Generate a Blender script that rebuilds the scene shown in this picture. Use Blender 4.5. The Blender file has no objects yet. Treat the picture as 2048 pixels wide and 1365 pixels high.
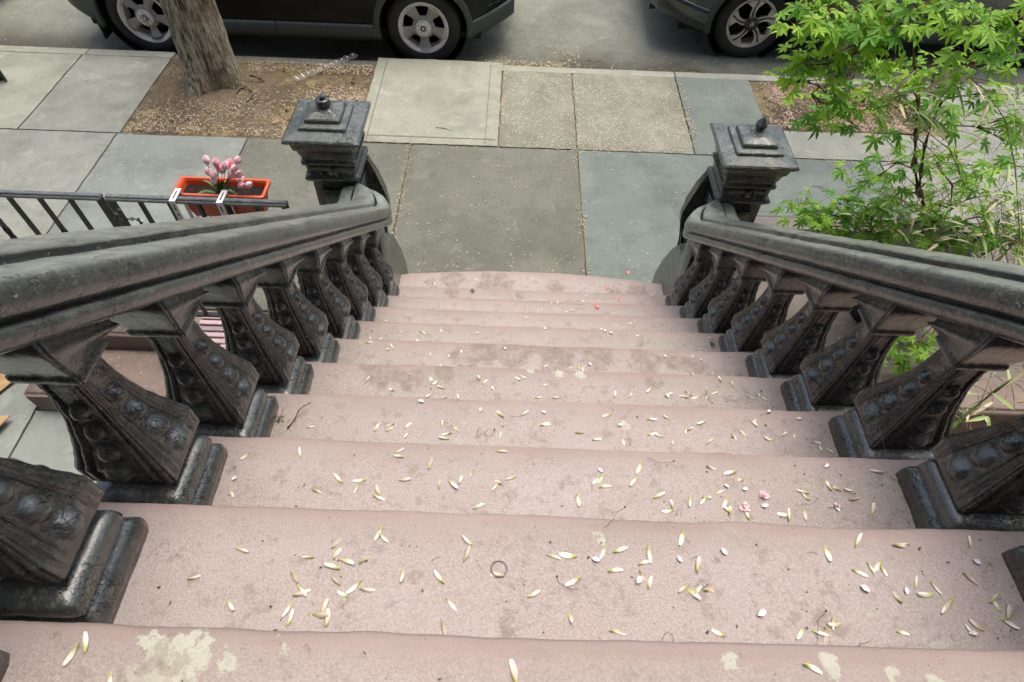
import bpy, bmesh, math, random
from mathutils import Vector, Matrix, noise
R = math.radians
scene = bpy.context.scene
C = scene.collection
random.seed(7)

# ---------------------------------------------------------------- camera
CAM = Vector((-0.0768, 0.6173, 2.9633))
cF = Vector((0.00888, 0.60139, -0.79890)); cR = Vector((0.99936, 0.02237, 0.02795)); cU = Vector((-0.03467, 0.79864, 0.60081))
FPX = 1208.37
cam_d = bpy.data.cameras.new('camera'); cam = bpy.data.objects.new('camera', cam_d); C.objects.link(cam)
cam.matrix_world = Matrix(((cR.x, cU.x, -cF.x, CAM.x), (cR.y, cU.y, -cF.y, CAM.y), (cR.z, cU.z, -cF.z, CAM.z), (0, 0, 0, 1)))
cam_d.sensor_width = 36; cam_d.lens = 36 * FPX / 2048
cam_d.clip_start = .02; cam_d.clip_end = 500
scene.camera = cam
# ---------------------------------------------------------------- light
SUN_EL, SUN_AZ = 76, 35
w = bpy.data.worlds.new("World"); scene.world = w; w.use_nodes = True
nt = w.node_tree; bg = nt.nodes['Background']
sky = nt.nodes.new('ShaderNodeTexSky'); sky.sky_type = 'NISHITA'; sky.sun_disc = False
sky.sun_elevation = R(SUN_EL); sky.sun_rotation = R(SUN_AZ); sky.dust_density = 6; sky.air_density = 1.2; sky.ozone_density = 1
nt.links.new(sky.outputs[0], bg.inputs[0]); bg.inputs[1].default_value = .15
sl = bpy.data.lights.new('sun', 'SUN'); sl.energy = 1.15; sl.angle = R(36); sl.color = (1, .985, .92)
so = bpy.data.objects.new('sun', sl); C.objects.link(so)
sdir = Vector((math.sin(R(SUN_AZ)) * math.cos(R(SUN_EL)), math.cos(R(SUN_AZ)) * math.cos(R(SUN_EL)), math.sin(R(SUN_EL))))
so.rotation_euler = sdir.to_track_quat('Z', 'Y').to_euler()
scene.view_settings.view_transform = 'Standard'; scene.view_settings.look = 'None'
scene.view_settings.exposure = 0.74; scene.view_settings.gamma = 1

# ---------------------------------------------------------------- helpers
def ray(px, py):
    return cF * FPX + cR * (px - 1024) + cU * (682.5 - py)
def at(px, py, Y):
    d = ray(px, py); return CAM + d * ((Y - CAM.y) / d.y)
def atz(px, py, z):
    d = ray(px, py); return CAM + d * ((z - CAM.z) / d.z)
def tag(o, label=None, cat=None, group=None, kind=None):
    if label: o['label'] = label
    if cat: o['category'] = cat
    if group: o['group'] = group
    if kind: o['kind'] = kind
    return o
def empty(name, loc=(0, 0, 0), rz=0):
    o = bpy.data.objects.new(name, None); C.objects.link(o); o.location = loc; o.rotation_euler = (0, 0, rz); o.empty_display_size = .1
    return o
def link(name, me, parent=None):
    o = bpy.data.objects.new(name, me); C.objects.link(o)
    if parent: o.parent = parent
    return o
def obj(name, bm, mats, parent=None, smooth=False, loc=None, recalc=True, flat=False):
    if flat:
        for f in bm.faces: f.smooth = False
    if recalc: bmesh.ops.recalc_face_normals(bm, faces=bm.faces)
    me = bpy.data.meshes.new(name); bm.to_mesh(me); bm.free()
    if not isinstance(mats, (list, tuple)): mats = [mats]
    for m in mats: me.materials.append(m)
    if smooth:
        me.polygons.foreach_set('use_smooth', [True] * len(me.polygons))
    o = link(name, me, parent)
    if loc: o.location = loc
    return o
def copy_tree(o, parent=None):
    c = o.copy(); C.objects.link(c); c.parent = parent
    for ch in list(o.children): copy_tree(ch, c)
    return c
def bx(bm, x0, x1, y0, y1, z0, z1, mi=0, bev=0, seg=1, M=None):
    vs = [bm.verts.new((x, y, z)) for x in (x0, x1) for y in (y0, y1) for z in (z0, z1)]
    q = [(0, 1, 3, 2), (4, 6, 7, 5), (0, 4, 5, 1), (2, 3, 7, 6), (0, 2, 6, 4), (1, 5, 7, 3)]
    fs = []
    for f in q:
        fc = bm.faces.new([vs[i] for i in f]); fc.material_index = mi; fs.append(fc)
    if M is not None: bmesh.ops.transform(bm, matrix=M, verts=vs)
    if bev:
        es = list({e for f in fs for e in f.edges})
        bmesh.ops.bevel(bm, geom=es, offset=bev, segments=seg, affect='EDGES', profile=.5, material=-1)
def loft(bm, rings, closed=True, cap=True, mi=0):
    vr = [[bm.verts.new(p) for p in r] for r in rings]
    n = len(vr[0])
    for a, b in zip(vr, vr[1:]):
        for i in range(n if closed else n - 1):
            f = bm.faces.new((a[i], a[(i + 1) % n], b[(i + 1) % n], b[i])); f.material_index = mi; f.smooth = True
    if cap:
        for r, rev in ((vr[0], True), (vr[-1], False)):
            f = bm.faces.new(list(reversed(r)) if rev else r); f.material_index = mi
    return vr
def tube(bm, pts, rads, n=8, mi=0, cap=True, lump=0):
    pts = [Vector(p) for p in pts]
    if not isinstance(rads, (list, tuple)): rads = [rads] * len(pts)
    rings = []; up = Vector((.31, .2, .93))
    for i, p in enumerate(pts):
        d = (pts[min(i + 1, len(pts) - 1)] - pts[max(i - 1, 0)]).normalized()
        a = d.cross(up)
        if a.length < .05: a = d.cross(Vector((1, 0, 0)))
        a.normalize(); b = d.cross(a)
        up = b if abs(b.dot(up)) > .3 else up
        rings.append([p + (a * math.cos(2 * math.pi * k / n) + b * math.sin(2 * math.pi * k / n)) * rads[i] * (1 + (lump * noise.noise(p * 9 + Vector((k, 0, 0))) if lump else 0)) for k in range(n)])
    loft(bm, rings, mi=mi, cap=cap)
def prism(bm, pts, x0, x1, axis='x', mi=0):
    mk = {'x': lambda t, a, b: (t, a, b), 'y': lambda t, a, b: (a, t, b), 'z': lambda t, a, b: (a, b, t)}[axis]
    A = [bm.verts.new(mk(x0, *q)) for q in pts]; B = [bm.verts.new(mk(x1, *q)) for q in pts]
    n = len(pts)
    for i in range(n):
        bm.faces.new((A[i], A[(i + 1) % n], B[(i + 1) % n], B[i])).material_index = mi
    bm.faces.new(A[::-1]).material_index = mi; bm.faces.new(B).material_index = mi
def cyl(bm, c, r, h, axis='z', n=24, mi=0, r2=None):
    c = Vector(c); r2 = r if r2 is None else r2
    ax = {'x': (Vector((0, 1, 0)), Vector((0, 0, 1)), Vector((1, 0, 0))), 'y': (Vector((1, 0, 0)), Vector((0, 0, 1)), Vector((0, 1, 0))), 'z': (Vector((1, 0, 0)), Vector((0, 1, 0)), Vector((0, 0, 1)))}[axis]
    rings = [[c + (ax[0] * math.cos(2 * math.pi * k / n) + ax[1] * math.sin(2 * math.pi * k / n)) * rr + ax[2] * hh for k in range(n)] for rr, hh in ((r, 0), (r2, h))]
    loft(bm, rings, mi=mi)
def lathe(bm, c, prof, n=24, axis='z', mi=0, cap=True):
    c = Vector(c)
    rings = []
    for r_, h in prof:
        ring = []
        for k in range(n):
            a = 2 * math.pi * k / n; u, v = math.cos(a) * r_, math.sin(a) * r_
            ring.append(c + (Vector((u, v, h)) if axis == 'z' else Vector((u, h, v)) if axis == 'y' else Vector((h, u, v))))
        rings.append(ring)
    loft(bm, rings, mi=mi, cap=cap)
def fbm(p, s=1.0, o=3):
    return noise.fractal(Vector(p) * s, 1.0, 2.0, o)

# ---------------------------------------------------------------- materials
class MT:
    def __init__(s, name, rough=.6, metal=0, spec=.5):
        s.m = bpy.data.materials.new(name); s.m.use_nodes = True; s.nt = s.m.node_tree; s.N = s.nt.nodes; s.L = s.nt.links
        s.b = s.N['Principled BSDF']; s.b.inputs['Roughness'].default_value = rough; s.b.inputs['Metallic'].default_value = metal
        s.b.inputs['Specular IOR Level'].default_value = spec
        s.tc = s.N.new('ShaderNodeTexCoord'); s.co = s.tc.outputs['Object']
    def rnd(s):   # offset coordinates per object so copies differ
        oi = s.N.new('ShaderNodeObjectInfo'); mu = s.N.new('ShaderNodeMath'); mu.operation = 'MULTIPLY'; mu.inputs[1].default_value = 37.
        s.L.new(oi.outputs['Random'], mu.inputs[0])
        va = s.N.new('ShaderNodeVectorMath'); va.operation = 'ADD'; s.L.new(s.co, va.inputs[0]); s.L.new(mu.outputs[0], va.inputs[1]); s.co = va.outputs[0]; return s
    def noise(s, scale, detail=4, rough=.55, stretch=None, dist=0):
        n = s.N.new('ShaderNodeTexNoise'); n.inputs['Scale'].default_value = scale; n.inputs['Detail'].default_value = detail; n.inputs['Roughness'].default_value = rough; n.inputs['Distortion'].default_value = dist
        if stretch:
            mp = s.N.new('ShaderNodeMapping'); mp.inputs['Scale'].default_value = stretch; s.L.new(s.co, mp.inputs[0]); s.L.new(mp.outputs[0], n.inputs[0])
        else: s.L.new(s.co, n.inputs[0])
        return n.outputs[0]
    def vor(s, scale, feature='F1', out=0, warp=0):
        n = s.N.new('ShaderNodeTexVoronoi'); n.inputs['Scale'].default_value = scale; n.feature = feature
        if warp:
            nn = s.N.new('ShaderNodeTexNoise'); nn.inputs['Scale'].default_value = scale * .8; s.L.new(s.co, nn.inputs[0])
            va = s.N.new('ShaderNodeVectorMath'); va.operation = 'MULTIPLY_ADD'; s.L.new(nn.outputs[1], va.inputs[0]); va.inputs[1].default_value = (warp,) * 3; s.L.new(s.co, va.inputs[2]); s.L.new(va.outputs[0], n.inputs[0])
        else: s.L.new(s.co, n.inputs[0])
        return n.outputs[out]
    def ramp(s, src, a, b, va=0., vb=1.):
        m = s.N.new('ShaderNodeMapRange'); m.inputs[1].default_value = a; m.inputs[2].default_value = b; m.inputs[3].default_value = va; m.inputs[4].default_value = vb
        s.L.new(src, m.inputs[0]); return m.outputs[0]
    def math(s, op, a, b):
        m = s.N.new('ShaderNodeMath'); m.operation = op
        for i, v in enumerate((a, b)):
            if isinstance(v, (int, float)): m.inputs[i].default_value = v
            else: s.L.new(v, m.inputs[i])
        return m.outputs[0]
    def attr(s, name, out='Fac'):
        a = s.N.new('ShaderNodeAttribute'); a.attribute_name = name; return a.outputs[out]
    def mix(s, fac, a, b):
        m = s.N.new('ShaderNodeMix'); m.data_type = 'RGBA'
        for sock, v in ((m.inputs[0], fac), (m.inputs[6], a), (m.inputs[7], b)):
            if isinstance(v, (int, float)): sock.default_value = v
            elif isinstance(v, tuple): sock.default_value = (*v[:3], 1)
            else: s.L.new(v, sock)
        return m.outputs[2]
    def col(s, v):
        if isinstance(v, tuple): s.b.inputs['Base Color'].default_value = (*v, 1)
        else: s.L.new(v, s.b.inputs['Base Color'])
        return s
    def rough(s, v): s.L.new(v, s.b.inputs['Roughness']); return s
    def bump(s, h, strength=.5, dist=.01):
        b = s.N.new('ShaderNodeBump'); b.inputs['Strength'].default_value = strength; b.inputs['Distance'].default_value = dist
        if s.b.inputs['Normal'].links: s.L.new(s.b.inputs['Normal'].links[0].from_socket, b.inputs['Normal'])
        s.L.new(h, b.inputs['Height']); s.L.new(b.outputs[0], s.b.inputs['Normal']); return s
def plain(name, col, rough=.6, metal=0, var=.15, scale=30, bump=0):
    m = MT(name, rough, metal); d = tuple(c * (1 - var) for c in col); l = tuple(min(1, c * (1 + var)) for c in col)
    m.col(m.mix(m.ramp(m.noise(scale), .35, .65), d, l))
    if bump: m.bump(m.noise(scale * 3), bump, .004)
    return m.m

def iron_mat(name, base, dust_sheen_col):
    m = MT(name, .35).rnd()
    n1 = m.noise(9, 5); n2 = m.noise(60, 4, .7); n3 = m.noise(230, 3, .7)
    c = m.mix(m.ramp(n1, .35, .7), base, tuple(b * 1.5 + .002 for b in base))
    # grime specks
    sp = m.ramp(n2, .60, .70); c = m.mix(m.math('MULTIPLY', sp, .5), c, (.13, .135, .10))
    rust = m.math('MULTIPLY', m.ramp(m.noise(5, 6, .65), .63, .70), m.ramp(n2, .45, .6)); c = m.mix(m.math('MULTIPLY', rust, .35), c, (.075, .032, .018))
    d = m.attr('dust_sheen'); dm = m.math('MULTIPLY', d, m.ramp(m.noise(22, 6, .7), .3, .62, .45, 1.)); c = m.mix(dm, c, dust_sheen_col)  # lighter colour for dust, and painted in for sky sheen and highlights
    ps = m.math('MULTIPLY', m.ramp(m.noise(95, 4, .85, stretch=(1, .5, 1)), .55, .60), m.ramp(m.noise(11, 3), .42, .6)); ps = m.math('MULTIPLY', ps, m.math('ADD', m.math('MULTIPLY', d, .75), .12)); c = m.mix(ps, c, (.42, .42, .27))
    fk = m.math('MULTIPLY', m.ramp(m.noise(110, 4, .8, stretch=(.6, 1.3, 1), dist=1.2), .60, .64), m.math('MULTIPLY', m.ramp(d, .3, .9), m.ramp(m.noise(8, 3), .38, .56))); c = m.mix(m.math('MULTIPLY', fk, .85), c, (.012, .013, .013))
    r2 = m.math('MULTIPLY', m.attr('rust'), m.ramp(m.noise(30, 5, .7), .35, .6)); c = m.mix(r2, c, (.10, .040, .020))
    m.col(c); m.rough(m.ramp(m.math('ADD', m.math('MULTIPLY', dm, .8), m.math('ADD', sp, m.math('MULTIPLY', n1, .4))), 0, 1.6, .12, .85)); m.b.inputs['Coat Weight'].default_value = .7; m.b.inputs['Coat Roughness'].default_value = .22; m.b.inputs['Specular IOR Level'].default_value = .7
    cr = m.ramp(m.vor(22, 'DISTANCE_TO_EDGE', 0, .35), 0, .045); crk = m.math('MAXIMUM', cr, m.ramp(m.noise(9, 3), .46, .50)); c = m.mix(m.math('MULTIPLY', m.math('SUBTRACT', 1., crk), .6), c, (.006, .006, .006)); m.col(c)
    m.bump(n1, .3, .03); m.bump(m.noise(30, 5, .6), .55, .009); m.bump(crk, .9, .007); m.bump(m.math('MULTIPLY', m.noise(120, 5, .8), m.ramp(d, .2, .8)), .9, .006); m.bump(n3, .45, .002)
    return m.m
iron = iron_mat('black_painted_iron', (.007, .009, .010), (.30, .33, .295))
iron_newel = iron_mat('greenish_black_painted_iron', (.010, .0135, .012), (.105, .135, .112))

def stone_step():
    m = MT('pink_brownstone', .8, spec=.3)
    g1 = m.noise(3.1, 5); g2 = m.noise(1.3, 3, stretch=(1, 2.2, 2)); g3 = m.noise(260, 3, .8); g4 = m.noise(38, 5, .7)
    c = m.mix(m.ramp(g1, .3, .7), (.285, .218, .195), (.335, .262, .236)); c = m.mix(m.math('MULTIPLY', m.attr('tread'), m.ramp(m.noise(5, 5, .65), .3, .6, .35, 1.)), c, (.345, .30, .28))
    wear = m.math('MULTIPLY', m.ramp(g2, .46, .68), m.attr('tread')); c = m.mix(m.math('MULTIPLY', wear, .65), c, (.25, .225, .19))
    gr = m.math('MULTIPLY', m.ramp(g3, .42, .60), m.math('MULTIPLY', m.attr('tread'), .75)); c = m.mix(gr, c, (.47, .405, .38))
    c = m.mix(m.math('MULTIPLY', m.ramp(g4, .64, .70), .5), c, (.15, .12, .10))
    # paint chips baring pale cement, and dark brown worn spots
    ch = m.math('MULTIPLY', m.ramp(m.noise(13, 8, .68), .615, .63), m.ramp(m.noise(1.9, 3, stretch=(1, 1, 1)), .50, .60)); ch = m.math('MULTIPLY', ch, m.attr('chip')); c = m.mix(m.math('MULTIPLY', ch, .85), c, (.43, .43, .34))
    chs = m.ramp(m.math('ADD', m.attr('chipped'), m.math('MULTIPLY', m.math('SUBTRACT', m.noise(60, 7, .8), .5), 3.2)), .70, .78); c = m.mix(m.math('MULTIPLY', chs, .9), c, m.mix(m.noise(160), (.36, .36, .29), (.55, .55, .46))); 
    br = m.math('MULTIPLY', m.ramp(m.noise(9, 6, .65), .64, .67), m.ramp(m.noise(1.1, 2), .47, .55)); c = m.mix(m.math('MULTIPLY', m.math('MULTIPLY', m.ramp(m.noise(24, 6, .75), .54, .62), m.attr('tread')), .4), c, (.17, .15, .12)); c = m.mix(m.math('MULTIPLY', br, .35), c, (.20, .14, .11))
    c = m.mix(m.math('MULTIPLY', m.ramp(m.math('ADD', m.attr('stain'), m.math('MULTIPLY', m.math('SUBTRACT', m.noise(26, 7, .75), .5), 2.)), .45, .95), .6), c, (.17, .13, .105))
    sp = m.ramp(m.vor(75), 0, .12, 1, 0); sp = m.math('MULTIPLY', sp, m.ramp(m.noise(20, 2), .52, .6)); c = m.mix(m.math('MULTIPLY', sp, .8), c, (.05, .035, .03))
    m.col(c)
    m.bump(g3, .55, .003); m.bump(m.noise(95, 4, .7), .5, .003); m.bump(m.math('MAXIMUM', ch, chs), -.5, .004); m.bump(g1, .3, .01)
    return m.m
brown = stone_step()

def slab_mat(name, a, b, speck=None, specamt=.5, grain=180, dirt=None, bump=.25, rough=.85):
    dirt = dirt or tuple(x * .45 for x in a)
    m = MT(name, rough, spec=.3).rnd()
    c = m.mix(m.ramp(m.noise(2.3, 5, .6, dist=.6), .3, .7), a, b)
    c = m.mix(m.math('MULTIPLY', m.ramp(m.noise(6, 6, .7), .5, .72), .35), c, dirt)
    c = m.mix(m.math('MULTIPLY', m.ramp(m.noise(grain, 3, .8), .4, .66), .4), c, tuple(x * .6 for x in a))
    if speck:
        v = m.ramp(m.vor(46), .14, .27, 1, 0); v = m.math('MULTIPLY', v, m.ramp(m.noise(16, 2), .36, .5)); c = m.mix(m.math('MULTIPLY', v, specamt), c, speck)
    c = m.mix(m.math('MULTIPLY', m.ramp(m.noise(1.1, 4, .7), .50, .60), .34), c, tuple(x * .5 for x in a)); c = m.mix(m.math('MULTIPLY', m.ramp(m.noise(42, 5, .75), .56, .68), .35), c, tuple(x * .5 for x in a)); c = m.mix(m.math('MULTIPLY', m.ramp(m.noise(3.3, 6, .75, dist=1.5), .56, .64), .3), c, tuple(min(.5, x * 1.3) for x in b)); c = m.mix(m.math('MULTIPLY', m.ramp(m.vor(31), .03, .06, 1, 0), m.ramp(m.noise(9, 2), .5, .56)), c, tuple(min(.6, x * 1.7) for x in b))
    m.col(c); m.bump(m.noise(grain, 4, .8), bump, .004); m.bump(m.noise(8, 4), .2, .02)
    return m.m
blue1 = slab_mat('bluestone', (.225, .25, .222), (.285, .308, .278))
blue2 = slab_mat('bluestone_worn', (.25, .26, .222), (.325, .332, .288))
blueG = slab_mat('bluestone_green', (.152, .182, .160), (.20, .232, .205))
conc = slab_mat('concrete_pale', (.28, .288, .228), (.36, .366, .30))
concG = slab_mat('concrete_grey', (.150, .153, .122), (.195, .198, .162), (.06, .068, .062), .9)
agg = slab_mat('concrete_aggregate', (.215, .215, .16), (.30, .30, .23), (.66, .66, .56), .9, grain=70, bump=1.)
brownflat = slab_mat('brownstone_flat', (.225, .172, .145), (.29, .228, .196))
asph = slab_mat('asphalt', (.18, .192, .158), (.25, .262, .222), (.34, .34, .29), .5, grain=150, dirt=(.07, .068, .055), bump=.7)
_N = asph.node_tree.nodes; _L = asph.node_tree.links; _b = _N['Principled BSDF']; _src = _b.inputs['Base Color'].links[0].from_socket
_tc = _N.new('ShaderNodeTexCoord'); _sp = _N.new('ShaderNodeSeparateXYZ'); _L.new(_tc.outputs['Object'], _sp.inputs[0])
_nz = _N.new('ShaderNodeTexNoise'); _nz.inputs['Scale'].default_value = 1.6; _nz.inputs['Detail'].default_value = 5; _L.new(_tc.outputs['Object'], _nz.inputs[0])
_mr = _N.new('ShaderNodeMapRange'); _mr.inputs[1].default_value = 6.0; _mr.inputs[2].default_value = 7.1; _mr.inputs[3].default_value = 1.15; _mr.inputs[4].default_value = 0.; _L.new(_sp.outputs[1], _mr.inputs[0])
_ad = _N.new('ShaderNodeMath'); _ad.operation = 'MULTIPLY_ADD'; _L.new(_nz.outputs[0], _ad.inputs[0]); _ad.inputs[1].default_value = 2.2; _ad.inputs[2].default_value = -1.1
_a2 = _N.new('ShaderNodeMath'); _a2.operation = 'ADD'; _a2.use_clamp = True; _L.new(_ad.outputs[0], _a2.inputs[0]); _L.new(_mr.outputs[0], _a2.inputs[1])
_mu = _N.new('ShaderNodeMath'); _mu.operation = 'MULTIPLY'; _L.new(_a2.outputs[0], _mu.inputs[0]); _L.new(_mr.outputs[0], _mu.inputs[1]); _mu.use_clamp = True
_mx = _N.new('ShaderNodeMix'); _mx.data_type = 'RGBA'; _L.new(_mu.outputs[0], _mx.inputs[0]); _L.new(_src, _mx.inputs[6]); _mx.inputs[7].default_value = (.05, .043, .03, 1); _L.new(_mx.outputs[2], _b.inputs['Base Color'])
soil = slab_mat('soil', (.095, .072, .045), (.19, .148, .098), (.05, .035, .02), .6, grain=60, dirt=(.06, .04, .022), bump=1.)
facade_m = plain('brownstone_facade', (.045, .036, .031), .85, var=.25, scale=4, bump=.4)
pine = plain('cardboard', (.42, .28, .14), .8, bump=.1)
pinkm = plain('pink_painted_metal', (.66, .49, .50), .5, var=.08)
black = plain('black_metal', (.012, .013, .014), .4, var=.3, scale=60, bump=.3)
fence_top = iron_mat('grey_black_paint', (.03, .036, .042), (.13, .145, .155))

# ---------------------------------------------------------------- stair geometry
r_, t_ = .19, .2387; YB = 2.938
XL, XR = -.925, 1.055; XC = .062
def Yn(n): return YB - t_ * (n - 2) if n > 1 else 3.2
def zline(Y): return 2 * r_ + (YB - Y) * r_ / t_
NTOP = 13
stairs = tag(empty('stoop_staircase', (XC, 3.2, 0)), 'pink brownstone stoop steps between the two black balustrades, strewn with maple seeds', 'staircase')
chips = {11: [(290, 1275, .012), (300, 1290, .02), (310, 1305, .018), (330, 1300, .014), (355, 1300, .02), (385, 1290, .026), (400, 1305, .022), (375, 1290, .018), (450, 1325, .014), (370, 1352, .026), (1470, 1312, .014), (1460, 1325, .012), (1665, 1335, .014), (1785, 1345, .010), (1860, 1360, .012)],
         10: [(1200, 1075, .008)], 8: [(1250, 740 + 110, .015)], 7: [(1120, 745, .02), (1160, 748, .02), (1060, 742, .015)]}
stains = {6: [(970, 700, .10), (1030, 705, .09), (1110, 712, .10), (1200, 715, .09), (1290, 718, .08), (1350, 722, .07), (930, 720, .08), (1400, 738, .05)],
          7: [(890, 740, .05), (760, 745, .08), (820, 760, .06), (1310, 760, .04)], 1: [(860, 562, .05), (905, 560, .10), (985, 568, .13), (1010, 572, .08), (1110, 574, .07), (1230, 582, .05), (1275, 584, .09)], 2: [(900, 586, .06), (1040, 590, .04)]}
def make_step(n):
    Y0 = Yn(n); z1 = r_ * n; Yb = Yn(n + 1) - .035
    if n == NTOP: Yb = -.75
    prof = [(Y0 - .03, z1 - r_ - .01, 0), (Y0 - .028, z1 - .055, 0), (Y0 - .012, z1 - .045, .0), (Y0 - .001, z1 - .030, 0), (Y0, z1 - .018, 0), (Y0 - .006, z1 - .007, 0), (Y0 - .017, z1 - .001, .1), (Y0 - .032, z1, .5)]
    ny = 26
    for k in range(1, ny + 1):
        prof.append((Y0 - .032 + (Yb - Y0 + .032) * k / ny, z1, min(1, .5 + k * .1)))
    nx = 150; bm = bmesh.new()
    lt = bm.verts.layers.float.new('tread'); lc = bm.verts.layers.float.new('chip'); lk = bm.verts.layers.float.new('chipped'); ls = bm.verts.layers.float.new('stain')
    def world(lst):
        return [(atz(a, b, z1), rad) for a, b, rad in lst]
    cp = world(chips.get(n, [])); st = world(stains.get(n, []))
    rows = []
    x0, x1 = (XL, XR) if n > 1 else (-.90, 1.03)
    for (y, z, t) in prof:
        row = []
        for i in range(nx + 1):
            x = x0 + (x1 - x0) * i / nx
            yy = y
            if n == 1: yy += .065 * (1 - ((x - XC) / .85) ** 2)
            p = Vector((x, yy, z)); d = fbm((x, yy * 1.5, z + n), 4.5) * .0035 + fbm((x, yy, z + n), 22) * .0012
            wear = -.004 * math.exp(-((x - XC - .1) / .35) ** 2) * (1 if t > 0 else 0)
            nose = 1 if t <= .5 and z > z1 - .05 else 0
            p.y += d * nose * .95; p.z += (d * .6 + wear if z > z1 - .04 else 0)
            v = bm.verts.new(p); v[lt] = t; v[lc] = 1.0 if n in (11, 8, 7, 4) else .55
            e = 0
            for c, rad in cp:
                dd = (Vector((x, yy)) - Vector((c.x, c.y))).length / (rad * .62 + .005) + .5 * noise.noise(Vector((x, yy, n)) * 90)
                e = max(e, min(1, max(0, (1.25 - dd) * 3)))
            v[lk] = e
            e = 0
            for c, rad in st:
                dd = (Vector((x, yy)) - Vector((c.x, c.y))).length / rad + .35 * noise.noise(Vector((x, yy, n)) * 20)
                e = max(e, min(.75, max(0, (1.1 - dd) * 1.6)))
            v[ls] = e
            row.append(v)
        rows.append(row)
    for a, b in zip(rows, rows[1:]):
        for i in range(nx): bm.faces.new((a[i], a[i + 1], b[i + 1], b[i]))
    # ends and underside close the block
    for i in (0, nx):
        bm.faces.new([row[i] for row in rows] + [bm.verts.new((rows[-1][i].co.x, rows[-1][i].co.y, z1 - r_ - .01))])
    o = obj('step', bm, brown, stairs, smooth=True); o.location = -stairs.location
    return o
for n in range(1, NTOP + 1): make_step(n)
for xa, xb in ((XL - .01, XL + .05), (XR - .05, XR + .01)):
    bm = bmesh.new()
    lo = [(3.1, -.34), (3.1, .10)]
    pts = lo + [(Y, zline(Y) - .11) for Y in (2.95, .42)] + [(.30, r_ * NTOP - .07), (-.75, r_ * NTOP - .07), (-.75, -.34)]
    prism(bm, pts, xa, xb)
    o = obj('side_wall', bm, facade_m if False else brownflat, stairs); o.location = -stairs.location

# ---------------------------------------------------------------- balusters
def set_layer(bm, name): return bm.verts.layers.float.get(name) or bm.verts.layers.float.new(name)
def baluster_bm(seed):
    bm = bmesh.new(); ld = bm.verts.layers.float.new('dust_sheen'); lr = bm.verts.layers.float.new('rust')
    prof = []   # (z, half width x, half width y, detail weight, shear)
    prof += [(.108, .050, .045, 0, 0), (.119, .055, .048, 0, 0), (.121, .074, .062, 0, 0), (.125, .083, .0705, 0, 0)]
    NB = 54; Z0, Z1 = .128, .424
    for k in range(NB + 1):
        s = k / NB; z = Z0 + s * (Z1 - Z0)
        if s < .17: w_ = .0865; wy = .074
        else:
            q = (s - .17) / .83; w_ = .037 + .0495 * (1 - q) ** 2.1; wy = .034 + .040 * (1 - q) ** 2.0
        prof.append((z, w_, wy, 1, 0))
    prof += [(.427, .044, .036, 0, 0), (.429, .055, .042, 0, 0), (.433, .060, .0455, 0, .05), (.441, .060, .0455, 0, .1), (.445, .055, .042, 0, .14), (.448, .056, .043, 0, .2), (.470, .069, .057, 0, .5), (.486, .076, .065, 0, .74), (.494, .080, .069, 0, .84), (.500, .081, .070, 0, .9), (.505, .0785, .068, 0, .95), (.508, .0755, .065, 0, 1), (.575, .0755, .065, 0, 1)]
    nu = 40
    bosses = [(.172 + k * .056, .0235 - k * .0027) for k in range(4)]
    rings = []; dls = []
    for (z, wx, wy, dw, sh) in prof:
        ring = []; dl = []
        for side in range(4):
            wu, wn = (wx, wy) if side % 2 == 0 else (wy, wx)
            for k in range(nu):
                u = -1 + 2 * k / nu; d = 0; cr_ = 0
                if abs(u) > .88: cr_ = -.006 * ((abs(u) - .88) / .12) ** 2 * (1 if wx > .05 else .6)
                if dw:
                    for bz, br in bosses:
                        rr = math.hypot(u * wu, (z - bz)) / (br * (1 if side % 2 == 0 else .92))
                        if rr < .45: d = max(d, .0135 + .002 * (1 - (rr / .45) ** 2))
                        if rr < 1: d = max(d, .003 + .0115 * math.sqrt(max(0, 1 - rr * rr)))
                        elif rr < 1.25: d = max(d, .003 * (1.25 - rr) / .25)
                    fade = min(1, max(0, (z - .132) / .02))
                    g = abs(abs(u) - .53); d -= .0085 * max(0, 1 - g / .055) * fade
                    g = abs(abs(u) - .745); d -= .0085 * max(0, 1 - g / .05) * fade
                    if .57 < abs(u) < .71: d += .0035 * fade
                x, y = u * wu, wn + d + cr_
                if abs(u) > .88: x *= 1 - .004 / wu * ((abs(u) - .88) / .12) ** 2
                for _ in range(side): x, y = y, -x
                p = Vector((x, y, z))
                f = fbm(p + Vector((seed, seed * 2, 0)), 26) * .0017 + fbm(p + Vector((seed, 0, 3)), 90) * .0006
                p += Vector((x, y, 0)).normalized() * f
                p.z += f * .5 - sh * (r_ / t_) * y
                ring.append(p); dl.append(max(0, d))
        rings.append(ring); dls.append(dl)
    vr = loft(bm, rings)
    for j, ring in enumerate(vr):
        for v, dd_ in zip(ring, dls[j]):
            z = prof[j][0]
            v[lr] = 1.0 if z < .127 else max(0, .45 - (z - .127) * 14)
            v[ld] = (.08 if z < .2 else (.17 if z > .426 else .05)) + 5 * dd_ * (1 if dd_ > .004 else 0)  # bosses lightened in colour as painted highlights, on top of the dust
    bmesh.ops.recalc_face_normals(bm, faces=bm.faces)
    return bm
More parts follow.
